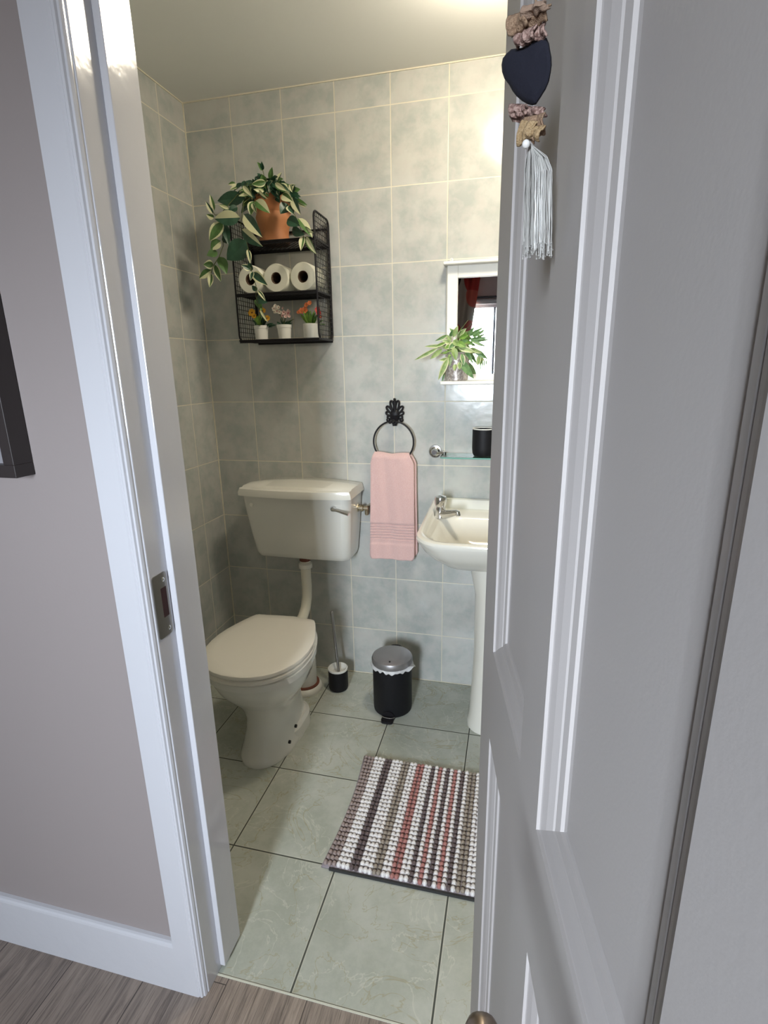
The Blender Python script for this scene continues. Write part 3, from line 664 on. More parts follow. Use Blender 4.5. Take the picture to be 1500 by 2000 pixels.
# (bx,by,tx,ty,width zoomed px,kind,palette,side,depth)
LV = [(490, 430, 213, 455, 120, 0, 0, 1, -.17), (445, 625, 186, 635, 120, 1, 0, -1, -.20), (470, 585, 640, 800, 105, 1, 0, -1, -.21), (450, 740, 640, 905, 95, 1, 0, 1, -.22), (505, 850, 320, 1045, 175, 0, 0, 1, -.20),
      (285, 670, 335, 880, 70, 0, 0, 1, -.18), (275, 670, 140, 845, 110, 2, 1, 1, -.20), (590, 450, 722, 562, 88, 1, 1, 1, -.20), (575, 460, 545, 590, 80, 2, 1, 1, -.19), (465, 310, 555, 415, 55, 4, 1, 1, -.19),
      (560, 480, 600, 570, 40, 3, 1, 1, -.2), (190, 630, 118, 600, 50, 1, 1, 1, -.19), (180, 590, 108, 468, 40, 1, 0, 1, -.19), (190, 560, 150, 400, 42, 1, 1, 1, -.19), (340, 540, 235, 500, 40, 4, 1, 1, -.19), (420, 520, 330, 560, 60, 0, 0, 1, -.18),
      (255, 850, 155, 935, 90, 1, 1, 1, -.19), (225, 960, 122, 990, 75, 0, 1, 1, -.19), (185, 1080, 90, 1085, 80, 2, 1, 1, -.19), (245, 1000, 312, 1165, 90, 0, 1, 1, -.19), (195, 1080, 252, 1240, 62, 2, 1, 1, -.19), (165, 1135, 45, 1220, 70, 1, 1, 1, -.19), (160, 1165, 150, 1300, 55, 3, 1, 1, -.19), (310, 880, 290, 790, 60, 0, 0, 1, -.18),
      (520, 930, 545, 1060, 45, 3, 0, 1, -.20), (550, 1130, 460, 1090, 55, 2, 0, 1, -.20), (555, 1150, 530, 1060, 45, 0, 0, 1, -.19), (560, 1155, 697, 1272, 85, 2, 0, 1, -.20), (570, 1150, 545, 1230, 40, 2, 0, 1, -.2), (610, 1340, 560, 1290, 45, 0, 0, 1, -.19), (615, 1330, 690, 1425, 36, 3, 0, 1, -.20), (600, 1400, 700, 1450, 90, 0, 0, 1, -.19), (590, 1420, 660, 1530, 60, 0, 1, 1, -.18), (635, 1520, 705, 1640, 34, 4, 0, 1, -.20),
      (850, 395, 945, 455, 85, 3, 1, 1, -.17), (945, 420, 1020, 585, 70, 1, 0, -1, -.18), (910, 490, 840, 580, 95, 0, 0, 1, -.17), (930, 500, 965, 580, 90, 2, 0, 1, -.18), (900, 640, 1020, 695, 95, 0, 0, 1, -.18), (1010, 620, 1150, 800, 75, 1, 1, 1, -.18), (945, 740, 1060, 790, 80, 0, 0, 1, -.18), (1060, 720, 1150, 770, 40, 4, 1, 1, -.18), (1060, 800, 1035, 935, 55, 3, 1, 1, -.18), (1080, 800, 1172, 975, 62, 4, 1, 1, -.18), (930, 300, 945, 365, 36, 3, 1, 1, -.15), (955, 370, 975, 310, 36, 1, 0, 1, -.15), (1000, 480, 1080, 520, 20, 3, 1, 1, -.16),
      (665, 165, 618, 85, 42, 0, 1, 1, -.10), (665, 165, 655, 82, 34, 0, 0, 1, -.10), (680, 370, 580, 350, 46, 4, 1, 1, -.19), (610, 350, 700, 440, 30, 4, 1, 1, -.20), (780, 285, 890, 360, 60, 4, 1, 1, -.18), (440, 300, 345, 350, 36, 3, 1, 1, -.16), (400, 290, 330, 300, 34, 1, 1, 1, -.15), (700, 280, 560, 300, 60, 2, 1, 1, -.18), (540, 390, 430, 410, 40, 4, 1, 1, -.19)]
for bx, by, tx, ty, wd, kd, pal, sd_, Y in LV:
    b_ = z1(bx, by, Y + 0.010); t_ = z1(tx, ty, Y - 0.012 + random.uniform(-.008, .008))
    leaf(fo, b_, t_, wd * 0.00040 * 1.0, kd, 0.25, 0.3, sd_, mi=(pal, 2), nrm=(CAM - b_).normalized() + Vector((random.uniform(-.35, .35), 0, random.uniform(-.2, .4))))
# dense crown around the pot mouth
ctr = Vector((0.372, PY - 0.015, 1.952))
for i in range(210):
    a = random.uniform(0, 2 * math.pi); el = random.uniform(-0.25, 1.2)
    dr = Vector((math.cos(a) * math.cos(el) * 1.35, math.sin(a) * math.cos(el) * 0.95, math.sin(el) * 0.95)); r0 = random.uniform(0.015, 0.062)
    b_ = ctr + dr * r0; L = random.uniform(0.032, 0.055); t_ = b_ + dr * L * 0.8 + Vector((random.uniform(-.012, .012), 0, random.uniform(-.034, .006)))
    t_.y = min(t_.y, -0.012); b_.y = min(b_.y, -0.014)
    leaf(fo, b_, t_, random.uniform(0.016, 0.028), random.choice((0, 0, 0, 0, 0, 0, 2, 1)), 0.3, 0.3, 1, mi=(random.choice((0, 0, 0, 1)), 2), nrm=(random.uniform(-.5, .7), -1, random.uniform(-.2, .8)))
for i in range(46):
    bx = random.uniform(460, 850); by = random.uniform(250, 350); tx = bx + random.uniform(-70, 70) + (bx - 655) * .25; ty = by + random.uniform(45, 100)
    if tx < 600 and ty > 430: ty = 420
    b_ = z1(bx, by, -.155); t_ = z1(tx, ty, random.uniform(-.172, -.162))
    leaf(fo, b_, t_, random.uniform(.016, .026), random.choice((0, 0, 0, 0, 2)), 0.3, 0.3, 1, mi=(random.choice((0, 0, 0, 1)), 2), nrm=(random.uniform(-.5, .6), -1, random.uniform(-.1, .9)))
fo.build('foliage', [M_ldark, M_lmid, M_lcream], tp)
def vine(ps, r=0.0013):
    stm.tube([z1(x, y, Y) for x, y, Y in ps], r, 6)
vine([(600, 380, -.12), (420, 400, -.17), (280, 560, -.18), (270, 750, -.18), (280, 900, -.18), (240, 1010, -.18), (180, 1100, -.18), (158, 1180, -.18)])
vine([(280, 600, -.18), (200, 600, -.18), (165, 540, -.18), (180, 480, -.18)])
vine([(610, 380, -.13), (480, 480, -.19), (450, 700, -.20), (500, 830, -.20), (530, 950, -.19), (552, 1130, -.19), (600, 1290, -.19), (600, 1400, -.19), (640, 1520, -.19)])
vine([(780, 380, -.13), (900, 400, -.16), (950, 540, -.17), (1000, 640, -.17), (1040, 740, -.17), (1070, 820, -.17)])
vine([(640, 330, -.10), (680, 230, -.09), (665, 150, -.09)]); vine([(700, 340, -.13), (640, 320, -.17), (540, 320, -.18), (560, 450, -.19)], 0.0018)
stm.build('stems', M_stem, tp)

# ---------------------------------------------------------------- toilet rolls
rolls = [(0.290, 'toilet roll partly covered by a trailing vine on the middle tier'), (0.3905, 'middle one of the three toilet rolls on the middle tier'), (0.4935, 'toilet roll against the right side mesh on the middle tier')]
r0 = thing('toilet_roll', (0, 0, 0), rolls[0][1], 'toilet roll', 'toilet rolls on the middle tier')
m = MB(); rr = 0.0497
prof = [(0.0205, 0), (0.046, 0), (rr, 0.005), (rr, 0.099), (0.046, 0.104), (0.0205, 0.104), (0.0205, 0.0)]
m.lathe(prof, (0, 0, 0), 40, (0, 1, 0), cap0=False, cap1=False); m.build('paper', M_paper, r0)
m = MB(); m.lathe([(0.0206, 0.004), (0.0206, 0.103), (0.018, 0.103), (0.018, 0.0035), (0.0206, 0.004)], (0, 0, 0), 28, (0, 1, 0), cap0=False, cap1=False)
m.lathe([(0.018, 0.09), (0.0005, 0.091)], (0, 0, 0), 28, (0, 1, 0), cap0=False, cap1=False); m.build('core', M_core, r0)
for i, (x, lb) in enumerate(rolls):
    if i == 0: r_ = r0
    else:
        r_ = r0.copy(); COL.objects.link(r_); r_['label'] = lb
        for ch in list(r0.children):
            c_ = ch.copy(); COL.objects.link(c_); c_.parent = r_
    r_.location = (x, -0.138 + 0.004 * i, TZ[1] + 0.0035 + rr); r_.rotation_euler = (0, 0.7 * i, 0)

# ---------------------------------------------------------------- three little flower pots
def flower_pot(name, x, y, prof, label):
    t = thing(name, (x, y, TZ[0] + 0.0035), label, 'flower pot', 'little flower pots on the bottom tier')
    m = MB(); m.lathe(prof, t.location, 28, cap1=False); m.build('pot', M_whitepot, t)
    m = MB(); zt = prof[-1][1]; m.lathe([(prof[-1][0] - 0.0005, zt - 0.001), (0.001, zt + 0.003)], t.location, 20); m.build('soil', M_soil, t)
    return t, Vector(t.location) + Vector((0, 0, zt))
def flower(mb, c, r, n, mi, cmi, nrm):
    nrm = Vector(nrm).normalized(); a = nrm.orthogonal().normalized(); b = nrm.cross(a)
    for i in range(n):
        q = 2 * math.pi * i / n + random.random() * .3; d_ = a * math.cos(q) + b * math.sin(q)
        leaf(mb, Vector(c) + d_ * r * .12, Vector(c) + d_ * r + nrm * r * .25, r * 0.9, 0, 0.1, 0.2, nrm=nrm, mi=(mi, mi), taper=1.25)
    mb.ball(Vector(c) + nrm * r * .1, r * .2, nu=6, nv=4, mi=cmi)
tapered = [(0.020, 0), (0.0225, 0.001), (0.026, 0.040), (0.0275, 0.041), (0.0285, 0.052), (0.0265, 0.052), (0.026, 0.046)]
straight = [(0.027, 0), (0.0285, 0.003), (0.0292, 0.050), (0.0275, 0.052), (0.027, 0.047)]
def tuft(mb, c, n, lo, hi, wd, spread, kinds=(0,), mi=(0, 1), up=0.9):
    for i in range(n):
        a = random.uniform(0, 2 * math.pi); s_ = random.uniform(.15, 1) * spread
        dr = Vector((math.cos(a) * s_, math.sin(a) * s_ * .8, up * random.uniform(.5, 1))).normalized(); L = random.uniform(lo, hi)
        b_ = c + Vector((dr.x, dr.y, 0)) * 0.010; t_ = b_ + dr * L
        t_.y = min(t_.y, -0.015)
        leaf(mb, b_, t_, random.uniform(.7, 1.2) * wd, random.choice(kinds), 0.35, 0.3, mi=(random.choice(mi), 2), nrm=Vector((0, -1, .6)))
FPY = -0.105
t, c = flower_pot('potted_flowers', 0.3035, FPY, tapered, 'small white pot with mustard yellow flowers, under the hanging vine')
m = MB(); tuft(m, c, 30, .026, .056, .013, .8, (0,), (0, 1), 1.3); tuft(m, c + Vector((.008, 0, 0)), 10, .03, .05, .012, 1.4, (0,), (0,), .3); m.build('leaves', [M_ldark, M_lfresh, M_lcream], t)
m = MB()
for dx, dz, r in ((-.024, .052, .015), (.020, .056, .013), (-.016, .040, .010), (.036, .030, .012)): flower(m, c + Vector((dx, -.018, dz)), r, 7, 0, 1, (random.uniform(-.3, .3), -1, .3))
m.build('flowers', [M_yellow, mat('brown_flower_centre', (.12, .04, .01, 1), .8)], t)
t, c = flower_pot('potted_flowers', 0.3985, FPY, tapered, 'small white pot with pale pink and rose blossoms, in the middle of the bottom tier')
m = MB(); tuft(m, c, 9, .022, .040, .010, 1.0, (0,), (0,))
for dx, dz in ((-.012, .055), (.014, .045), (-.02, .06), (.02, .04)): m.tube([c, c + Vector((dx * .3, -.004, dz * .5)), c + Vector((dx, -.010, dz))], 0.0009, 5, mi=3)
m.tube([c, c + Vector((.02, -.005, .018)), c + Vector((.045, -.008, .024))], 0.001, 5, mi=3)
m.build('leaves', [M_ldark, M_lfresh, M_lcream, M_stem], t)
m = MB()
for dx, dz, r, k in ((-.028, .062, .009, 0), (-.018, .054, .010, 0), (-.022, .072, .007, 0), (-.010, .066, .008, 0), (-.008, .050, .008, 0), (-.030, .052, .006, 0), (.002, .038, .008, 2), (.010, .048, .009, 2), (.024, .046, .014, 2), (.016, .034, .007, 2), (.030, .034, .006, 2), (.004, .064, .005, 2)):
    flower(m, c + Vector((dx, -.014 + random.uniform(-.006, .006), dz)), r, 5, k, 1, (random.uniform(-.4, .4), -1, .2))
m.build('flowers', [M_white_petal, M_rose, M_pink], t)
t, c = flower_pot('potted_flowers', 0.5055, FPY, straight, 'white straight-sided pot with orange flowers and fresh green leaves, at the right end')
m = MB(); tuft(m, c, 38, .026, .060, .013, .8, (0,), (0, 0, 1), 1.3); tuft(m, c + Vector((.02, 0, 0)), 6, .025, .045, .010, 1.6, (0,), (1,), .2); m.build('leaves', [M_lfresh, M_lmid, M_lcream], t)
m = MB()
for dx, dz, r in ((-.028, .050, .012), (-.016, .052, .013), (-.008, .070, .010), (.004, .076, .009), (-.042, .046, .007), (.034, .052, .011), (.038, .040, .010), (.044, .028, .007)): flower(m, c + Vector((dx, -.012, dz)), r, 6, 0 if dx < .02 else 1, 2, (random.uniform(-.4, .4), -1, .3))
m.build('flowers', [M_orange, mat('red_petal', (.5, .06, .05, 1), .6), M_yellow], t)

# ---------------------------------------------------------------- towel ring and towel
RC = Vector((0.8015, -0.040, 1.0735)); RR = 0.0805
tr_ = thing('towel_ring', (RC.x, 0, 1.19), 'black metal towel ring with a scallop shell wall plate', 'towel ring')
m = MB(); cx_, zc_ = 0.8015, 1.170
for i, ang in enumerate((-98, -66, -40, -13.5, 13.5, 40, 66, 98)):
    a = math.radians(ang); L = (0.026, 0.034, 0.046, 0.058, 0.058, 0.046, 0.034, 0.026)[i]; hw = 0.0088
    d_ = Vector((math.sin(a), 0, math.cos(a))); s_ = Vector((math.cos(a), 0, -math.sin(a))); ps = []
    for k in range(20):
        q = 2 * math.pi * k / 20; u_ = (1 - math.cos(q)) / 2
        ps.append(Vector((cx_, -0.010, zc_)) + d_ * (0.004 + L * u_) + s_ * (hw * math.sin(q) * (0.35 + 0.65 * u_)))
    m.tube(ps, 0.0040, 8, closed=True)
m.tube([Vector((cx_, -0.011, zc_)), Vector((cx_, -0.012, zc_ + 0.062))], [0.008, 0.006], 8)
m.ball((cx_, -0.011, zc_ + 0.066), 0.0055)
m.ball((cx_, -0.010, zc_ + 0.008), 0.019, 0.009, 0.021, 16, 10)
m.lathe([(0.021, 0.010), (0.018, 0.0), (0.011, -0.018), (0.0085, -0.03)], (cx_, -0.014, zc_ - 0.006), 18)
for a in (-1, 1): m.ball((cx_ + a * 0.027, -0.010, zc_ - 0.014), 0.0085, 0.006, 0.0085)
m.tube([(cx_, -0.002, zc_ - 0.02), (cx_, -0.034, zc_ - 0.022)], 0.008, 12)
m.build('wall_plate', M_black, tr_)
m = MB()
for k in (-1, 0, 1): m.ball((cx_ + k * 0.0125, -0.042, RC.z + RR - 0.003 - abs(k) * 0.001), 0.0062)
m.tube([(cx_, -0.030, zc_ - 0.02), (cx_, -0.040, RC.z + RR)], 0.008, 10)
m.build('ring_holder', M_black, tr_)
m = MB(); m.tube([RC + Vector((math.sin(q) * RR, 0, math.cos(q) * RR)) for q in [2 * math.pi * i / 64 for i in range(64)]], 0.0034, 10, closed=True)
m.build('ring', M_black, tr_)
# hand towel draped through the ring
m = MB()
def tw(side):
    def f(u, v):      # u across, v from the bottom (0) up to the fold (1)
        z = 0.588 + v * 0.443
        top = max(0, (v - 0.90) / 0.10)
        xl = 0.7005 + 0.012 * v + 0.012 * top ** 1.5 ; xr = 0.8875 - 0.002 * v - 0.020 * top ** 1.3
        if v < 0.03: xl += 0.006 * (1 - v / 0.03); xr -= 0.008 * (1 - v / 0.03)
        x = xl + (xr - xl) * u
        fold = 0.0035 * math.sin(u * 9 + 1.0 + v) + 0.002 * math.sin(u * 21 + v * 5)
        zz = z - (0.006 * math.exp(-((u - 0.45) / 0.22) ** 2) + 0.004 * u) * top
        rib = 0.0022 * (math.sin((z - 0.668) / 0.072 * 2 * math.pi * 6) if 0.668 < z < 0.740 else 0) - (0.003 if 0.655 < z < 0.745 else 0)
        thin = 1 - (max(0, (v - 0.955) / 0.045)) ** 2 if v > 0.955 else 1
        if side == 0: y = -0.040 - (0.0155 + fold + rib) * max(thin, 0.0) - 0.001
        else: y = -0.040 + (0.012 + 0.5 * fold) * max(thin, 0.0) + 0.001; x += 0.008 * (1 - v * .4); zz += 0.012 * (1 - v)
        return (x, y, zz)
    return f
NU, NVv = 26, 110
f0, f1 = tw(0), tw(1)
rows = [[Vector(f0(u / NU, v / NVv)) for u in range(NU + 1)] for v in range(NVv + 1)] + [[Vector(f1(u / NU, v / NVv)) for u in range(NU + 1)] for v in range(NVv, -1, -1)]
m.loft(rows, 0, False, False, closed=False)
tw_o = m.build('hand_towel', M_towel, solid=0.009); tag(tw_o, 'pink terry hand towel hanging from the black ring between cistern and basin', 'towel')

# ---------------------------------------------------------------- mirror with little shelf
mr = thing('wall_mirror', (1.2, 0, 1.30), 'white framed wall mirror with a narrow shelf, above the basin', 'mirror')
MX0, MX1, MZ0, MZ1 = 1.003, 1.398, 1.305, 1.702
m = MB(); m.box(MX0, MX0 + 0.038, -0.026, -0.001, MZ0, MZ1); m.box(MX1 - 0.038, MX1, -0.026, -0.001, MZ0, MZ1)
m.box(MX0 + 0.038, MX1 - 0.038, -0.0245, -0.001, MZ1 - 0.041, MZ1); m.box(MX0 + 0.038, MX1 - 0.038, -0.0245, -0.001, MZ0, MZ0 + 0.022); m.build('frame', M_white_paint, mr, bevel=0.0015)
m = MB(); m.box(MX0 + 0.034, MX1 - 0.034, -0.016, -0.004, MZ0 + 0.018, MZ1 - 0.036); m.build('glass', M_mirror, mr)
m = MB(); m.box(MX0 - 0.012, MX1 + 0.012, -0.050, -0.001, MZ1, MZ1 + 0.011); m.build('cornice', M_white_paint, mr, bevel=0.003)
m = MB(); m.box(MX0 - 0.012, MX1 + 0.012, -0.100, -0.001, MZ0 - 0.013, MZ0); m.build('shelf', M_white_paint, mr, bevel=0.003)
hk = thing('wall_hook', atY(882, 508, 0), 'tiny clear round hook on the tiles just above the mirror corner', 'hook')
m = MB(); p_ = atY(882, 508, -0.001); m.lathe([(0.007, 0), (0.0065, 0.003), (0.003, 0.005)], p_, 16, (0, -1, 0)); m.build('disc', M_bead, hk)
m = MB(); m.tube([p_ + Vector((0, -0.004, 0)), p_ + Vector((0, -0.009, -0.002)), p_ + Vector((0, -0.011, 0.002))], 0.0012, 8); m.build('pin', M_chrome, hk)

# plant on the mirror shelf
Pq = Vector((1.046, -0.058, MZ0))
sp2 = thing('potted_plant', Pq, 'small leafy pale green plant in a speckled silver pot on the mirror shelf', 'potted plant')
m = MB(); m.lathe([(0.034, 0), (0.037, 0.003), (0.038, 0.05), (0.040, 0.10), (0.037, 0.101), (0.036, 0.09)], Pq, 32); m.build('pot', M_mosaic, sp2)
m = MB(); m.lathe([(0.036, 0.092), (0.01, 0.097), (0.001, 0.097)], Pq, 20); m.build('soil', M_soil, sp2)
def z2(x, y, Y): return atY(780 + x / 4.762, 480 + y / 4.762, Y)
LV2 = [(440, 930, 232, 935, 38, -.09, 0), (360, 950, 138, 1068, 42, -.10, 0), (400, 960, 285, 1055, 48, -.10, 0), (450, 830, 333, 890, 40, -.09, 1), (455, 1040, 362, 1250, 62, -.11, 0), (470, 1050, 370, 1065, 40, -.10, 0), (500, 940, 530, 1065, 66, -.11, 0), (560, 1060, 690, 1232, 76, -.11, 1), (545, 945, 700, 985, 58, -.11, 0), (560, 900, 640, 880, 40, -.10, 1),
       (640, 870, 825, 858, 34, -.08, 1), (650, 840, 785, 758, 34, -.07, 1), (660, 880, 785, 922, 34, -.08, 1), (640, 830, 700, 755, 34, -.07, 1), (690, 850, 780, 800, 26, -.07, 1), (640, 900, 680, 915, 30, -.08, 1), (680, 950, 800, 1052, 50, -.09, 1), (745, 1010, 728, 1120, 50, -.09, 0), (785, 1040, 792, 1150, 14, -.09, 1), (752, 1060, 755, 1190, 14, -.09, 1), (660, 950, 760, 1000, 44, -.09, 0),
       (500, 850, 545, 745, 48, -.09, 0), (520, 830, 470, 765, 40, -.08, 1), (540, 840, 620, 770, 46, -.08, 0), (560, 860, 640, 830, 48, -.09, 2), (570, 850, 575, 765, 40, -.07, 2), (480, 880, 440, 830, 40, -.09, 0), (470, 900, 400, 880, 50, -.09, 0), (480, 920, 420, 960, 50, -.10, 2), (520, 900, 460, 960, 60, -.10, 1), (540, 900, 620, 940, 60, -.11, 2), (500, 880, 560, 930, 60, -.10, 0), (590, 880, 660, 900, 46, -.09, 2), (600, 850, 610, 790, 40, -.08, 2), (470, 850, 500, 780, 36, -.08, 1),
       (520, 1100, 510, 1160, 40, -.11, 0), (470, 1000, 470, 1120, 50, -.10, 0), (580, 1000, 600, 1110, 50, -.11, 1), (610, 960, 690, 1100, 40, -.10, 1), (560, 1080, 560, 1150, 50, -.11, 0), (430, 900, 330, 940, 36, -.10, 2), (420, 1180, 395, 1275, 20, -.09, 1)]
m = MB()
for bx, by, tx, ty, wd, Y, pal in LV2:
    b_ = z2(bx, by, Y + 0.006); t_ = z2(tx, ty, Y - 0.004 + random.uniform(-.006, .006))
    leaf(m, b_, t_, wd * 0.00036, random.choice((0, 0, 2)), 0.2, 0.3, 1, mi=(pal, 3), nrm=(CAM - b_).normalized() + Vector((random.uniform(-.3, .3), 0, random.uniform(-.2, .4))))
for i in range(80):
    a = random.uniform(0, 2 * math.pi); el = random.uniform(-.1, 1.2)
    dr = Vector((math.cos(a) * math.cos(el), math.sin(a) * math.cos(el) * .8, math.sin(el))); b_ = Pq + Vector((0, -.004, .098)) + dr * .012; t_ = b_ + dr * random.uniform(.025, .052) + Vector((0, 0, -.006))
    t_.y = min(t_.y, -0.03); b_.y = min(b_.y, -0.03)
    leaf(m, b_, t_, random.uniform(.010, .017), random.choice((0, 0, 2)), 0.25, 0.3, 1, mi=(random.choice((0, 1, 2)), 3), nrm=(random.uniform(-.5, .5), -1, .6))
m.build('foliage', [M_lpale, M_lpale2, M_lfresh, M_lcream], sp2)
m = MB()
for a, b_, c_ in (((520, 1000), (430, 920), (330, 960)), ((540, 1000), (560, 900), (640, 860)), ((560, 1000), (640, 940), (750, 1000)), ((520, 1000), (470, 1030), (450, 1080)), ((540, 900), (570, 780), (640, 690))):
    m.tube([z2(*a, -.07), z2(*b_, -.085), z2(*c_, -.09)], 0.0011, 6)
m.build('stems', M_stem, sp2)

# ---------------------------------------------------------------- glass shelf and tumbler
GZ = 1.0245
gs = thing('glass_shelf', (1.2, 0, GZ), 'clear glass shelf on round chrome brackets below the mirror', 'glass shelf')
m = MB(); m.loft([rrect(1.21, -0.068, 0.215, 0.052, 0.02, z) for z in (GZ, GZ + 0.006)], smooth=False); g_ = m.build('glass_plate', M_glass, gs)
m = MB(); m.loft([rrect(1.21, -0.068, 0.2154, 0.0524, 0.02, z) for z in (GZ + 0.0003, GZ + 0.0057)], 0, False, False, smooth=False); m.build('glass_edge', M_glassedge, gs, parent=g_)
for x in (0.9625, 1.455):
    m = MB(); c_ = (x, -0.001, 1.034); m.lathe([(0.0265, 0), (0.0265, 0.004), (0.024, 0.008), (0.019, 0.0085), (0.019, 0.012), (0.014, 0.016), (0.011, 0.034), (0.009, 0.036)], c_, 32, (0, -1, 0))
    sg = 1 if x < 1.2 else -1
    m.tube([(x, -0.028, 1.034), (x + sg * 0.012, -0.032, GZ + 0.006), (x + sg * 0.034, -0.036, GZ + 0.0095)], 0.0055, 10)
    m.lathe([(0.008, -0.006), (0.008, 0.010)], (x + sg * 0.04, -0.036, GZ + 0.003), 14)
    m.build('bracket', M_chrome, gs)
tb = thing('bathroom_tumbler', (1.152, -0.068, GZ + 0.006), 'matt black tumbler standing on the glass shelf', 'tumbler')
m = MB(); m.lathe([(0.030, 0), (0.036, 0.003), (0.040, 0.012), (0.0415, 0.030), (0.0415, 0.100), (0.039, 0.100), (0.039, 0.02)], (1.152, -0.068, GZ + 0.006), 40); m.build('cup', M_blackp, tb)
m = MB(); m.lathe([(0.0415, 0.1), (0.0415, 0.1035), (0.038, 0.1035), (0.038, 0.1)], (1.152, -0.068, GZ + 0.006), 40, cap0=False, cap1=False); m.build('rim', M_whitepot, tb)

# ---------------------------------------------------------------- basin
bs = thing('pedestal_basin', (1.235, -0.25, 0), 'white ceramic pedestal basin with a chrome tap, beside the pink towel', 'basin')
BX = 1.238
def bring(inset, z, cy=-0.252, hx=0.280, hy=0.250, r=0.10, rb=0.035, bow=0.020, lift=0.0):
    ps = rrect(BX, cy, hx - inset, hy - inset * (1 if cy > -.26 else 1), max(r - inset * .3, .02), z, 8, max(rb - inset * .1, .01))
    out = []
    for p in ps:
        s = (p.x - BX) / (hx - inset)
        if p.y < cy: p.y -= bow * (1 - s * s) * min(1, (cy - p.y) / (hy * .6)); p.x += -(0.012 * s) * (1 - min(1, (cy - p.y) / hy)) * 0
        if lift and p.y > -0.06: p.z += lift
        out.append(p)
    return out
m = MB(); R = []
for inset, z, lift in ((0.150, 0.672, 0), (0.115, 0.684, 0), (0.075, 0.706, 0), (0.042, 0.738, 0), (0.022, 0.768, 0), (0.010, 0.790, 0), (0.002, 0.803, .010), (0.0, 0.812, .018), (0.003, 0.820, .024), (0.010, 0.8235, .026), (0.022, 0.822, .024), (0.028, 0.817, .012), (0.034, 0.813, 0)):
    cy = -0.252 if inset < 0.03 or z > 0.81 else -0.252 + inset * 0.25
    R.append(bring(inset, z, cy, lift=lift))
for (cy, hx, hy, r, z) in ((-0.305, 0.236, 0.178, 0.10, 0.8105), (-0.308, 0.228, 0.170, 0.10, 0.802), (-0.310, 0.215, 0.158, 0.10, 0.775), (-0.310, 0.19, 0.135, 0.09, 0.735), (-0.305, 0.14, 0.10, 0.07, 0.705), (-0.30, 0.06, 0.045, 0.03, 0.695)):
    R.append(bring(0, z, cy, hx, hy, r, r * .8, 0.016))
m.loft(R); bw = m.build('bowl', M_ceramic_w, bs)
m = MB(); m.lathe([(0.0055, 0), (0.0055, 0.004)], (1.205, -0.152, 0.784), 14, (0, -1, 0.25)); m.build('overflow_hole', M_overflow, bs, parent=bw)
m = MB(); m.box(BX - 0.20, BX + 0.20, -0.030, -0.018, 0.816, 0.826); m.build('soap_ledge', M_ceramic_w, bs, parent=bw, bevel=0.004)
m = MB(); R = []
for z, hx, hy in ((0.0, 0.105, 0.112), (0.02, 0.105, 0.112), (0.05, 0.098, 0.106), (0.30, 0.088, 0.098), (0.55, 0.090, 0.10), (0.66, 0.11, 0.115), (0.70, 0.13, 0.125)):
    R.append(rrect(BX, -0.208, hx, hy, 0.075, z, 8, 0.05))
m.loft(R); m.build('pedestal', M_ceramic_w, bs)
tpb = Vector((1.008, -0.172, 0.8125))
m = MB(); m.lathe([(0.0215, 0), (0.023, 0.003), (0.021, 0.010), (0.0185, 0.026), (0.0175, 0.036)], tpb, 28)
d_ = Vector((0.86, -0.5, 0)).normalized()
m.tube([tpb + Vector((0, 0, 0.014)), tpb + d_ * 0.022 + Vector((0, 0, 0.015)), tpb + d_ * 0.050 + Vector((0, 0, 0.023)), tpb + d_ * 0.072 + Vector((0, 0, 0.031)), tpb + d_ * 0.079 + Vector((0, 0, 0.031)), tpb + d_ * 0.082 + Vector((0, 0, 0.020))], [0.019, 0.017, 0.013, 0.0105, 0.010, 0.009], 16)
tap = m.build('tap', M_chrome, bs)
m = MB(); m.lathe([(0.0165, 0.036), (0.0160, 0.041), (0.0195, 0.045), (0.0220, 0.053), (0.0230, 0.070), (0.0205, 0.079), (0.010, 0.083), (0.001, 0.084)], tpb, 12); m.build('tap_head', M_chrome, bs, parent=tap)

# ---------------------------------------------------------------- toilet brush
bp_ = Vector((0.5635, -0.140, 0)); tb2 = thing('toilet_brush', bp_, 'black toilet brush holder with white cup rim and steel handle, beside the toilet', 'toilet brush')
m = MB(); m.lathe([(0.034, 0), (0.040, 0.003), (0.0425, 0.012), (0.0425, 0.094)], bp_, 36, cap1=False); m.lathe([(0.0405, 0.094), (0.0405, 0.03)], bp_, 36, cap0=False); m.build('holder', M_blackp, tb2)
m = MB(); m.lathe([(0.0425, 0.094), (0.0428, 0.102), (0.0395, 0.103), (0.036, 0.092), (0.026, 0.080), (0.012, 0.078), (0.001, 0.078)], bp_, 36, cap0=False); m.build('inner_cup', M_whitepot, tb2)
ht = atY(648, 1196, -0.095); hb = bp_ + Vector((0.003, 0.0, 0.082))
m = MB(); m.tube([hb, hb + (ht - hb) * .5, ht], [0.0062, 0.0062, 0.0062], 14); m.ball(ht, 0.0064); m.build('handle', M_steel, tb2)

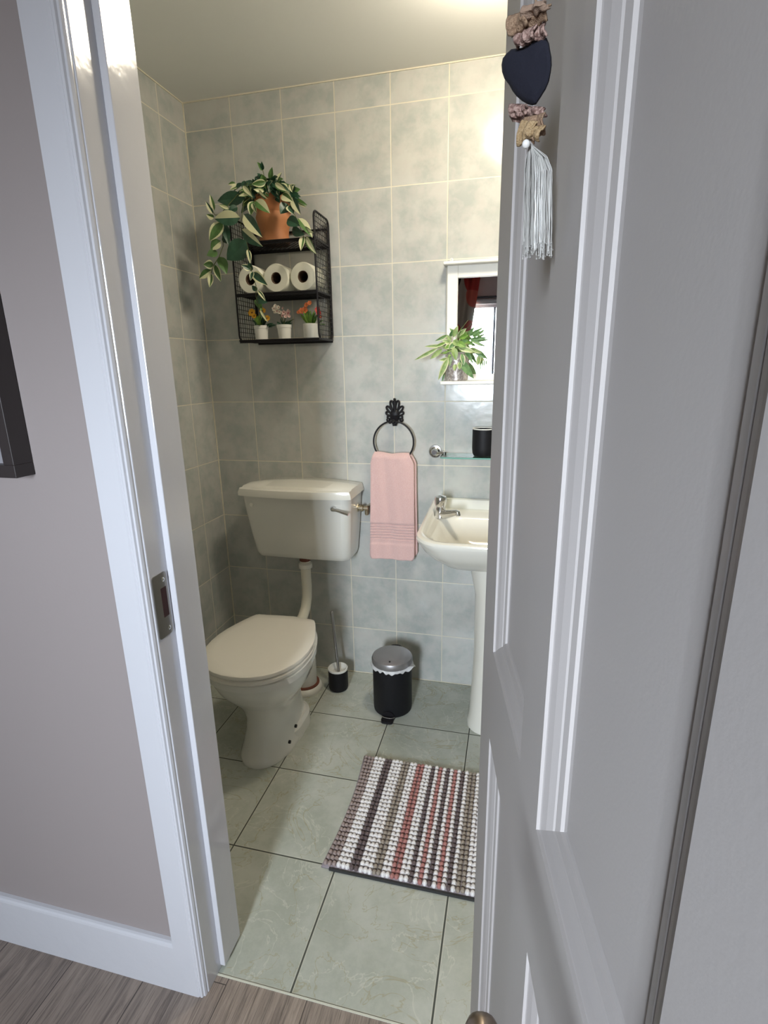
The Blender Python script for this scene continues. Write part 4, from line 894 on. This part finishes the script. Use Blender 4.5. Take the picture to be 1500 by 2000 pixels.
# ---------------------------------------------------------------- pedal bin
bn = Vector((0.8265, -0.222, 0)); pb = thing('pedal_bin', bn, 'small black pedal bin with grey steel lid and white liner showing', 'bin')
m = MB(); m.lathe([(0.070, 0), (0.077, 0.006), (0.079, 0.020), (0.079, 0.212), (0.074, 0.214)], bn, 48); body = m.build('body', M_blackp, pb)
m = MB(); m.lathe([(0.0815, 0.216), (0.0825, 0.222), (0.0825, 0.232), (0.079, 0.240), (0.070, 0.2435), (0.03, 0.246), (0.001, 0.2465)], bn, 48); ld = m.build('lid', M_lid, pb)
m = MB(); q = CAM + ray(761, 1293) * ((0.2445 - CAM.z) / ray(761, 1293).z); m.lathe([(0.0035, 0), (0.0035, 0.0025)], q, 12); m.build('lid_stud', M_black, pb, parent=ld)
m = MB()
def ln(u, v):
    a = 2 * math.pi * u; w_ = 0.5 + 0.5 * math.sin(a * 9 + 1) * math.sin(a * 4.3)
    tuft_ = math.exp(-((((a + 0.35 + math.pi) % (2 * math.pi)) - math.pi) / 0.22) ** 2) * 0.022
    r_ = 0.0795 + v * (0.004 + 0.005 * w_ + tuft_); z_ = 0.218 - v * (0.012 + 0.004 * math.sin(a * 13) * math.sin(a * 5 + 1) + 0.003 * math.sin(a * 23 + 2)) + 0.8 * v * tuft_
    return bn + Vector((math.cos(a) * r_, math.sin(a) * r_, z_))
m.grid(ln, 120, 4); m.build('bin_liner', M_liner, pb, solid=0.0008)
m = MB()
arch = [(math.cos(math.pi * i / 16) * 0.026, math.sin(math.pi * i / 16) * 0.030) for i in range(17)]
m.loft([[bn + Vector((x, y_, 0.006 + z)) for x, z in arch] for y_ in (-0.070, -0.0835)], smooth=False); m.build('pedal_recess', M_black, pb, parent=body)
m = MB(); m.loft([rrect(bn.x, bn.y - 0.095, 0.024, 0.022, 0.012, z) for z in (0.004, 0.014)], smooth=False)
pdl = m.build('pedal', M_black, pb, bevel=0.002)
m = MB(); m.tube([bn + Vector((math.sin(a) * 0.025, -0.088 - math.cos(a) * 0.010, 0.0175)) for a in [math.radians(k) for k in range(-90, 91, 15)]], 0.0022, 8); m.build('pedal_trim', M_chrome, pb, parent=pdl)
m = MB(); m.tube([bn + Vector((math.sin(a) * 0.020, 0.078 + math.cos(a) * 0.010, 0.236)) for a in [math.radians(k) for k in range(-90, 91, 15)]], 0.004, 8); m.build('carry_handle', M_black, pb)

# ---------------------------------------------------------------- bath mat
MXa, MXb, MYa, MYb = 0.793, 1.395, -0.972, -0.532
bm_ = thing('bath_mat', (1.09, -0.75, 0), 'striped chenille bobble bath mat in white, brown, terracotta and taupe', 'bath mat')
m = MB(); m.grid(lambda u, v: (MXa - 0.004 + (MXb - MXa + 0.008) * u + (0.014 * math.sin(v * math.pi) * (1 - u) ** 8), MYa - 0.003 + (MYb - MYa + 0.006) * v, 0.004), 30, 12)
m.build('backing', M_backing, bm_, solid=0.005)
m = MB(); m.box(MXa + 0.02, MXb, MYa - 0.007, MYa - 0.002, 0.0005, 0.008); m.build('front_hem', M_matedge, bm_)
patt = 'tttwwwddwwwggwwrrwwdwrwdwrwdwggw' + 'wddwwwrrwwttttt'
keys = ['t', 'w', 'd', 'r', 'g']; m = MB(); NC = len(patt); cw = (MXb - MXa) / NC; NR = 27; rh = (MYb - MYa) / NR
for i, ch in enumerate(patt):
    for j in range(NR):
        x = MXa + (i + .5) * cw + random.uniform(-.0007, .0007); y = MYa + (j + .5) * rh + random.uniform(-.0008, .0008)
        x += 0.012 * math.sin((j / NR) * math.pi) * max(0, 1 - i / 8) ** 2
        if ch in 'w': rx, ry, rz = cw * .56, rh * .52, 0.0085
        else: rx, ry, rz = cw * .52, rh * .50, 0.0075
        m.ball((x, y, 0.0105 + random.uniform(-.0008, .0012)), rx, ry, rz, 7, 5, keys.index(ch), Matrix.Rotation(random.uniform(-.35, .1), 3, 'Z'))
m.build('pile', [M_mat[k] for k in keys], bm_)

# ---------------------------------------------------------------- heart decoration hanging on the door
hs = 0.44; P0 = atD(1033, 140, hs); HN = Vector((-0.62, -0.76, -0.12)).normalized()
hdx = thing('hanging_heart', P0, 'navy felt heart with burlap and lace ruffles and a white tassel hanging on the door', 'ornament')
def z6(x, y, off=0.0, mid=True): return on_plane(940 + x / 3.774, y / 3.774, P0 + HN * off, HN)
out = [(300, 352), (250, 358), (222, 362), (185, 395), (158, 430), (149, 478), (153, 530), (170, 580), (205, 625), (230, 672), (260, 710), (300, 745), (340, 768), (375, 778), (405, 770), (440, 715), (475, 660), (500, 600), (512, 540), (520, 480), (518, 420), (508, 370), (500, 320), (482, 280), (455, 262), (425, 262), (380, 290), (340, 325)]
m = MB(); cxo = sum(p[0] for p in out) / len(out); cyo = sum(p[1] for p in out) / len(out)
def hring(s_, off): return [z6(cxo + (x - cxo) * s_, cyo + (y - cyo) * s_, off) for x, y in out]
m.loft([hring(.3, 0.0022), hring(.80, 0.0018), hring(.95, 0.0), hring(1.0, -0.003), hring(1.0, -0.012), hring(.94, -0.016)])
m.build('heart', M_heart, hdx)
def ruffle(name, quad, material, amp, off, k, thick=0.0012, nu=26, nv=12):
    A_, B_, C_, D_ = [z6(*q, off) for q in quad]; ph = random.uniform(0, 6)
    m = MB()
    def f(u, v):
        p = (A_ * (1 - u) + B_ * u) * (1 - v) + (D_ * (1 - u) + C_ * u) * v
        wv = amp * (math.sin(u * k + ph) * (0.4 + v) + 0.25 * math.sin(u * k * 2.3 + v * 4 + ph))
        e = 0.0006 * math.sin(u * 17 + ph) * v + 0.0004 * math.sin(v * 13 + ph * 2)
        return p + HN * (wv + amp * 2.2 * math.sin(math.pi * v)) + Vector((0, 0, 1)) * e
    m.grid(f, nu, nv); return m.build(name, material, hdx, solid=thick)
ruffle('burlap_ruffle', [(300, 70), (525, 30), (500, 150), (215, 262)], M_burlap, 0.0014, 0.003, 9)
ruffle('burlap_ruffle', [(330, 45), (480, 12), (510, 60), (310, 140)], mat('light_burlap', (.30, .205, .15, 1), .95, bump=(1200, .8, .001)), 0.0016, 0.007, 7)
ruffle('burlap_ruffle', [(205, 120), (330, 75), (360, 170), (212, 272)], M_burlap, 0.0012, 0.006, 6)
ruffle('lace_ruffle', [(265, 235), (480, 165), (500, 270), (255, 350)], M_lace, 0.0012, 0.0015, 16)
ruffle('lace_ruffle', [(255, 258), (420, 190), (400, 280), (275, 352)], M_lace, 0.0012, 0.004, 14)
ruffle('lace_ruffle', [(210, 772), (470, 795), (475, 850), (245, 905)], M_lace, 0.0012, -0.001, 16)
ruffle('lace_ruffle', [(225, 765), (345, 770), (350, 830), (230, 865)], M_lace, 0.0012, 0.003, 13)
ruffle('burlap_ruffle', [(315, 870), (480, 830), (490, 940), (385, 1060)], M_burlap, 0.0016, 0.003, 8)
ruffle('burlap_ruffle', [(300, 885), (420, 900), (380, 1000), (265, 1078)], M_burlap2, 0.0012, 0.006, 7)
ruffle('burlap_ruffle', [(370, 940), (480, 930), (430, 1040), (345, 1010)], M_burlap2, 0.0014, 0.007, 8)
m = MB(); m.ball(z6(330, 1062, 0.008), 0.0026, nu=14, nv=9); m.ball(z6(338, 1045, 0.006), 0.0018); m.build('bead', M_bead, hdx)
m = MB()
for i in range(130):
    u = random.random(); xt = 318 + u * 210; bot = 1800 + random.uniform(-20, 110); dpt = random.uniform(-0.006, 0.005)
    wb = random.uniform(-10, 10); ps = []
    for k in range(9):
        v = k / 8; s_ = min(1, v * 5) ** 0.6
        x = 360 + (xt - 360 + (random.uniform(-4, 4))) * s_ + wb * v - 12 * v; y = 1060 + (bot - 1060) * v
        ps.append(z6(x, y, 0.001 + dpt * s_))
    m.tube(ps, 0.00024, 4, caps=False)
    m.ball(ps[-1], 0.0006, nu=4, nv=3)
m.build('tassel', M_tassel, hdx)
m = MB(); a = z6(400, 60, 0.0); top = Vector((D(0.2, 0.003, DZ1).x, D(0.2, 0.003, DZ1).y, DZ1)); m.tube([a, Vector((a.x, a.y, a.z + 0.03)), top, top - N * 0.01], 0.0007, 6); m.build('cord', M_burlap, hdx)
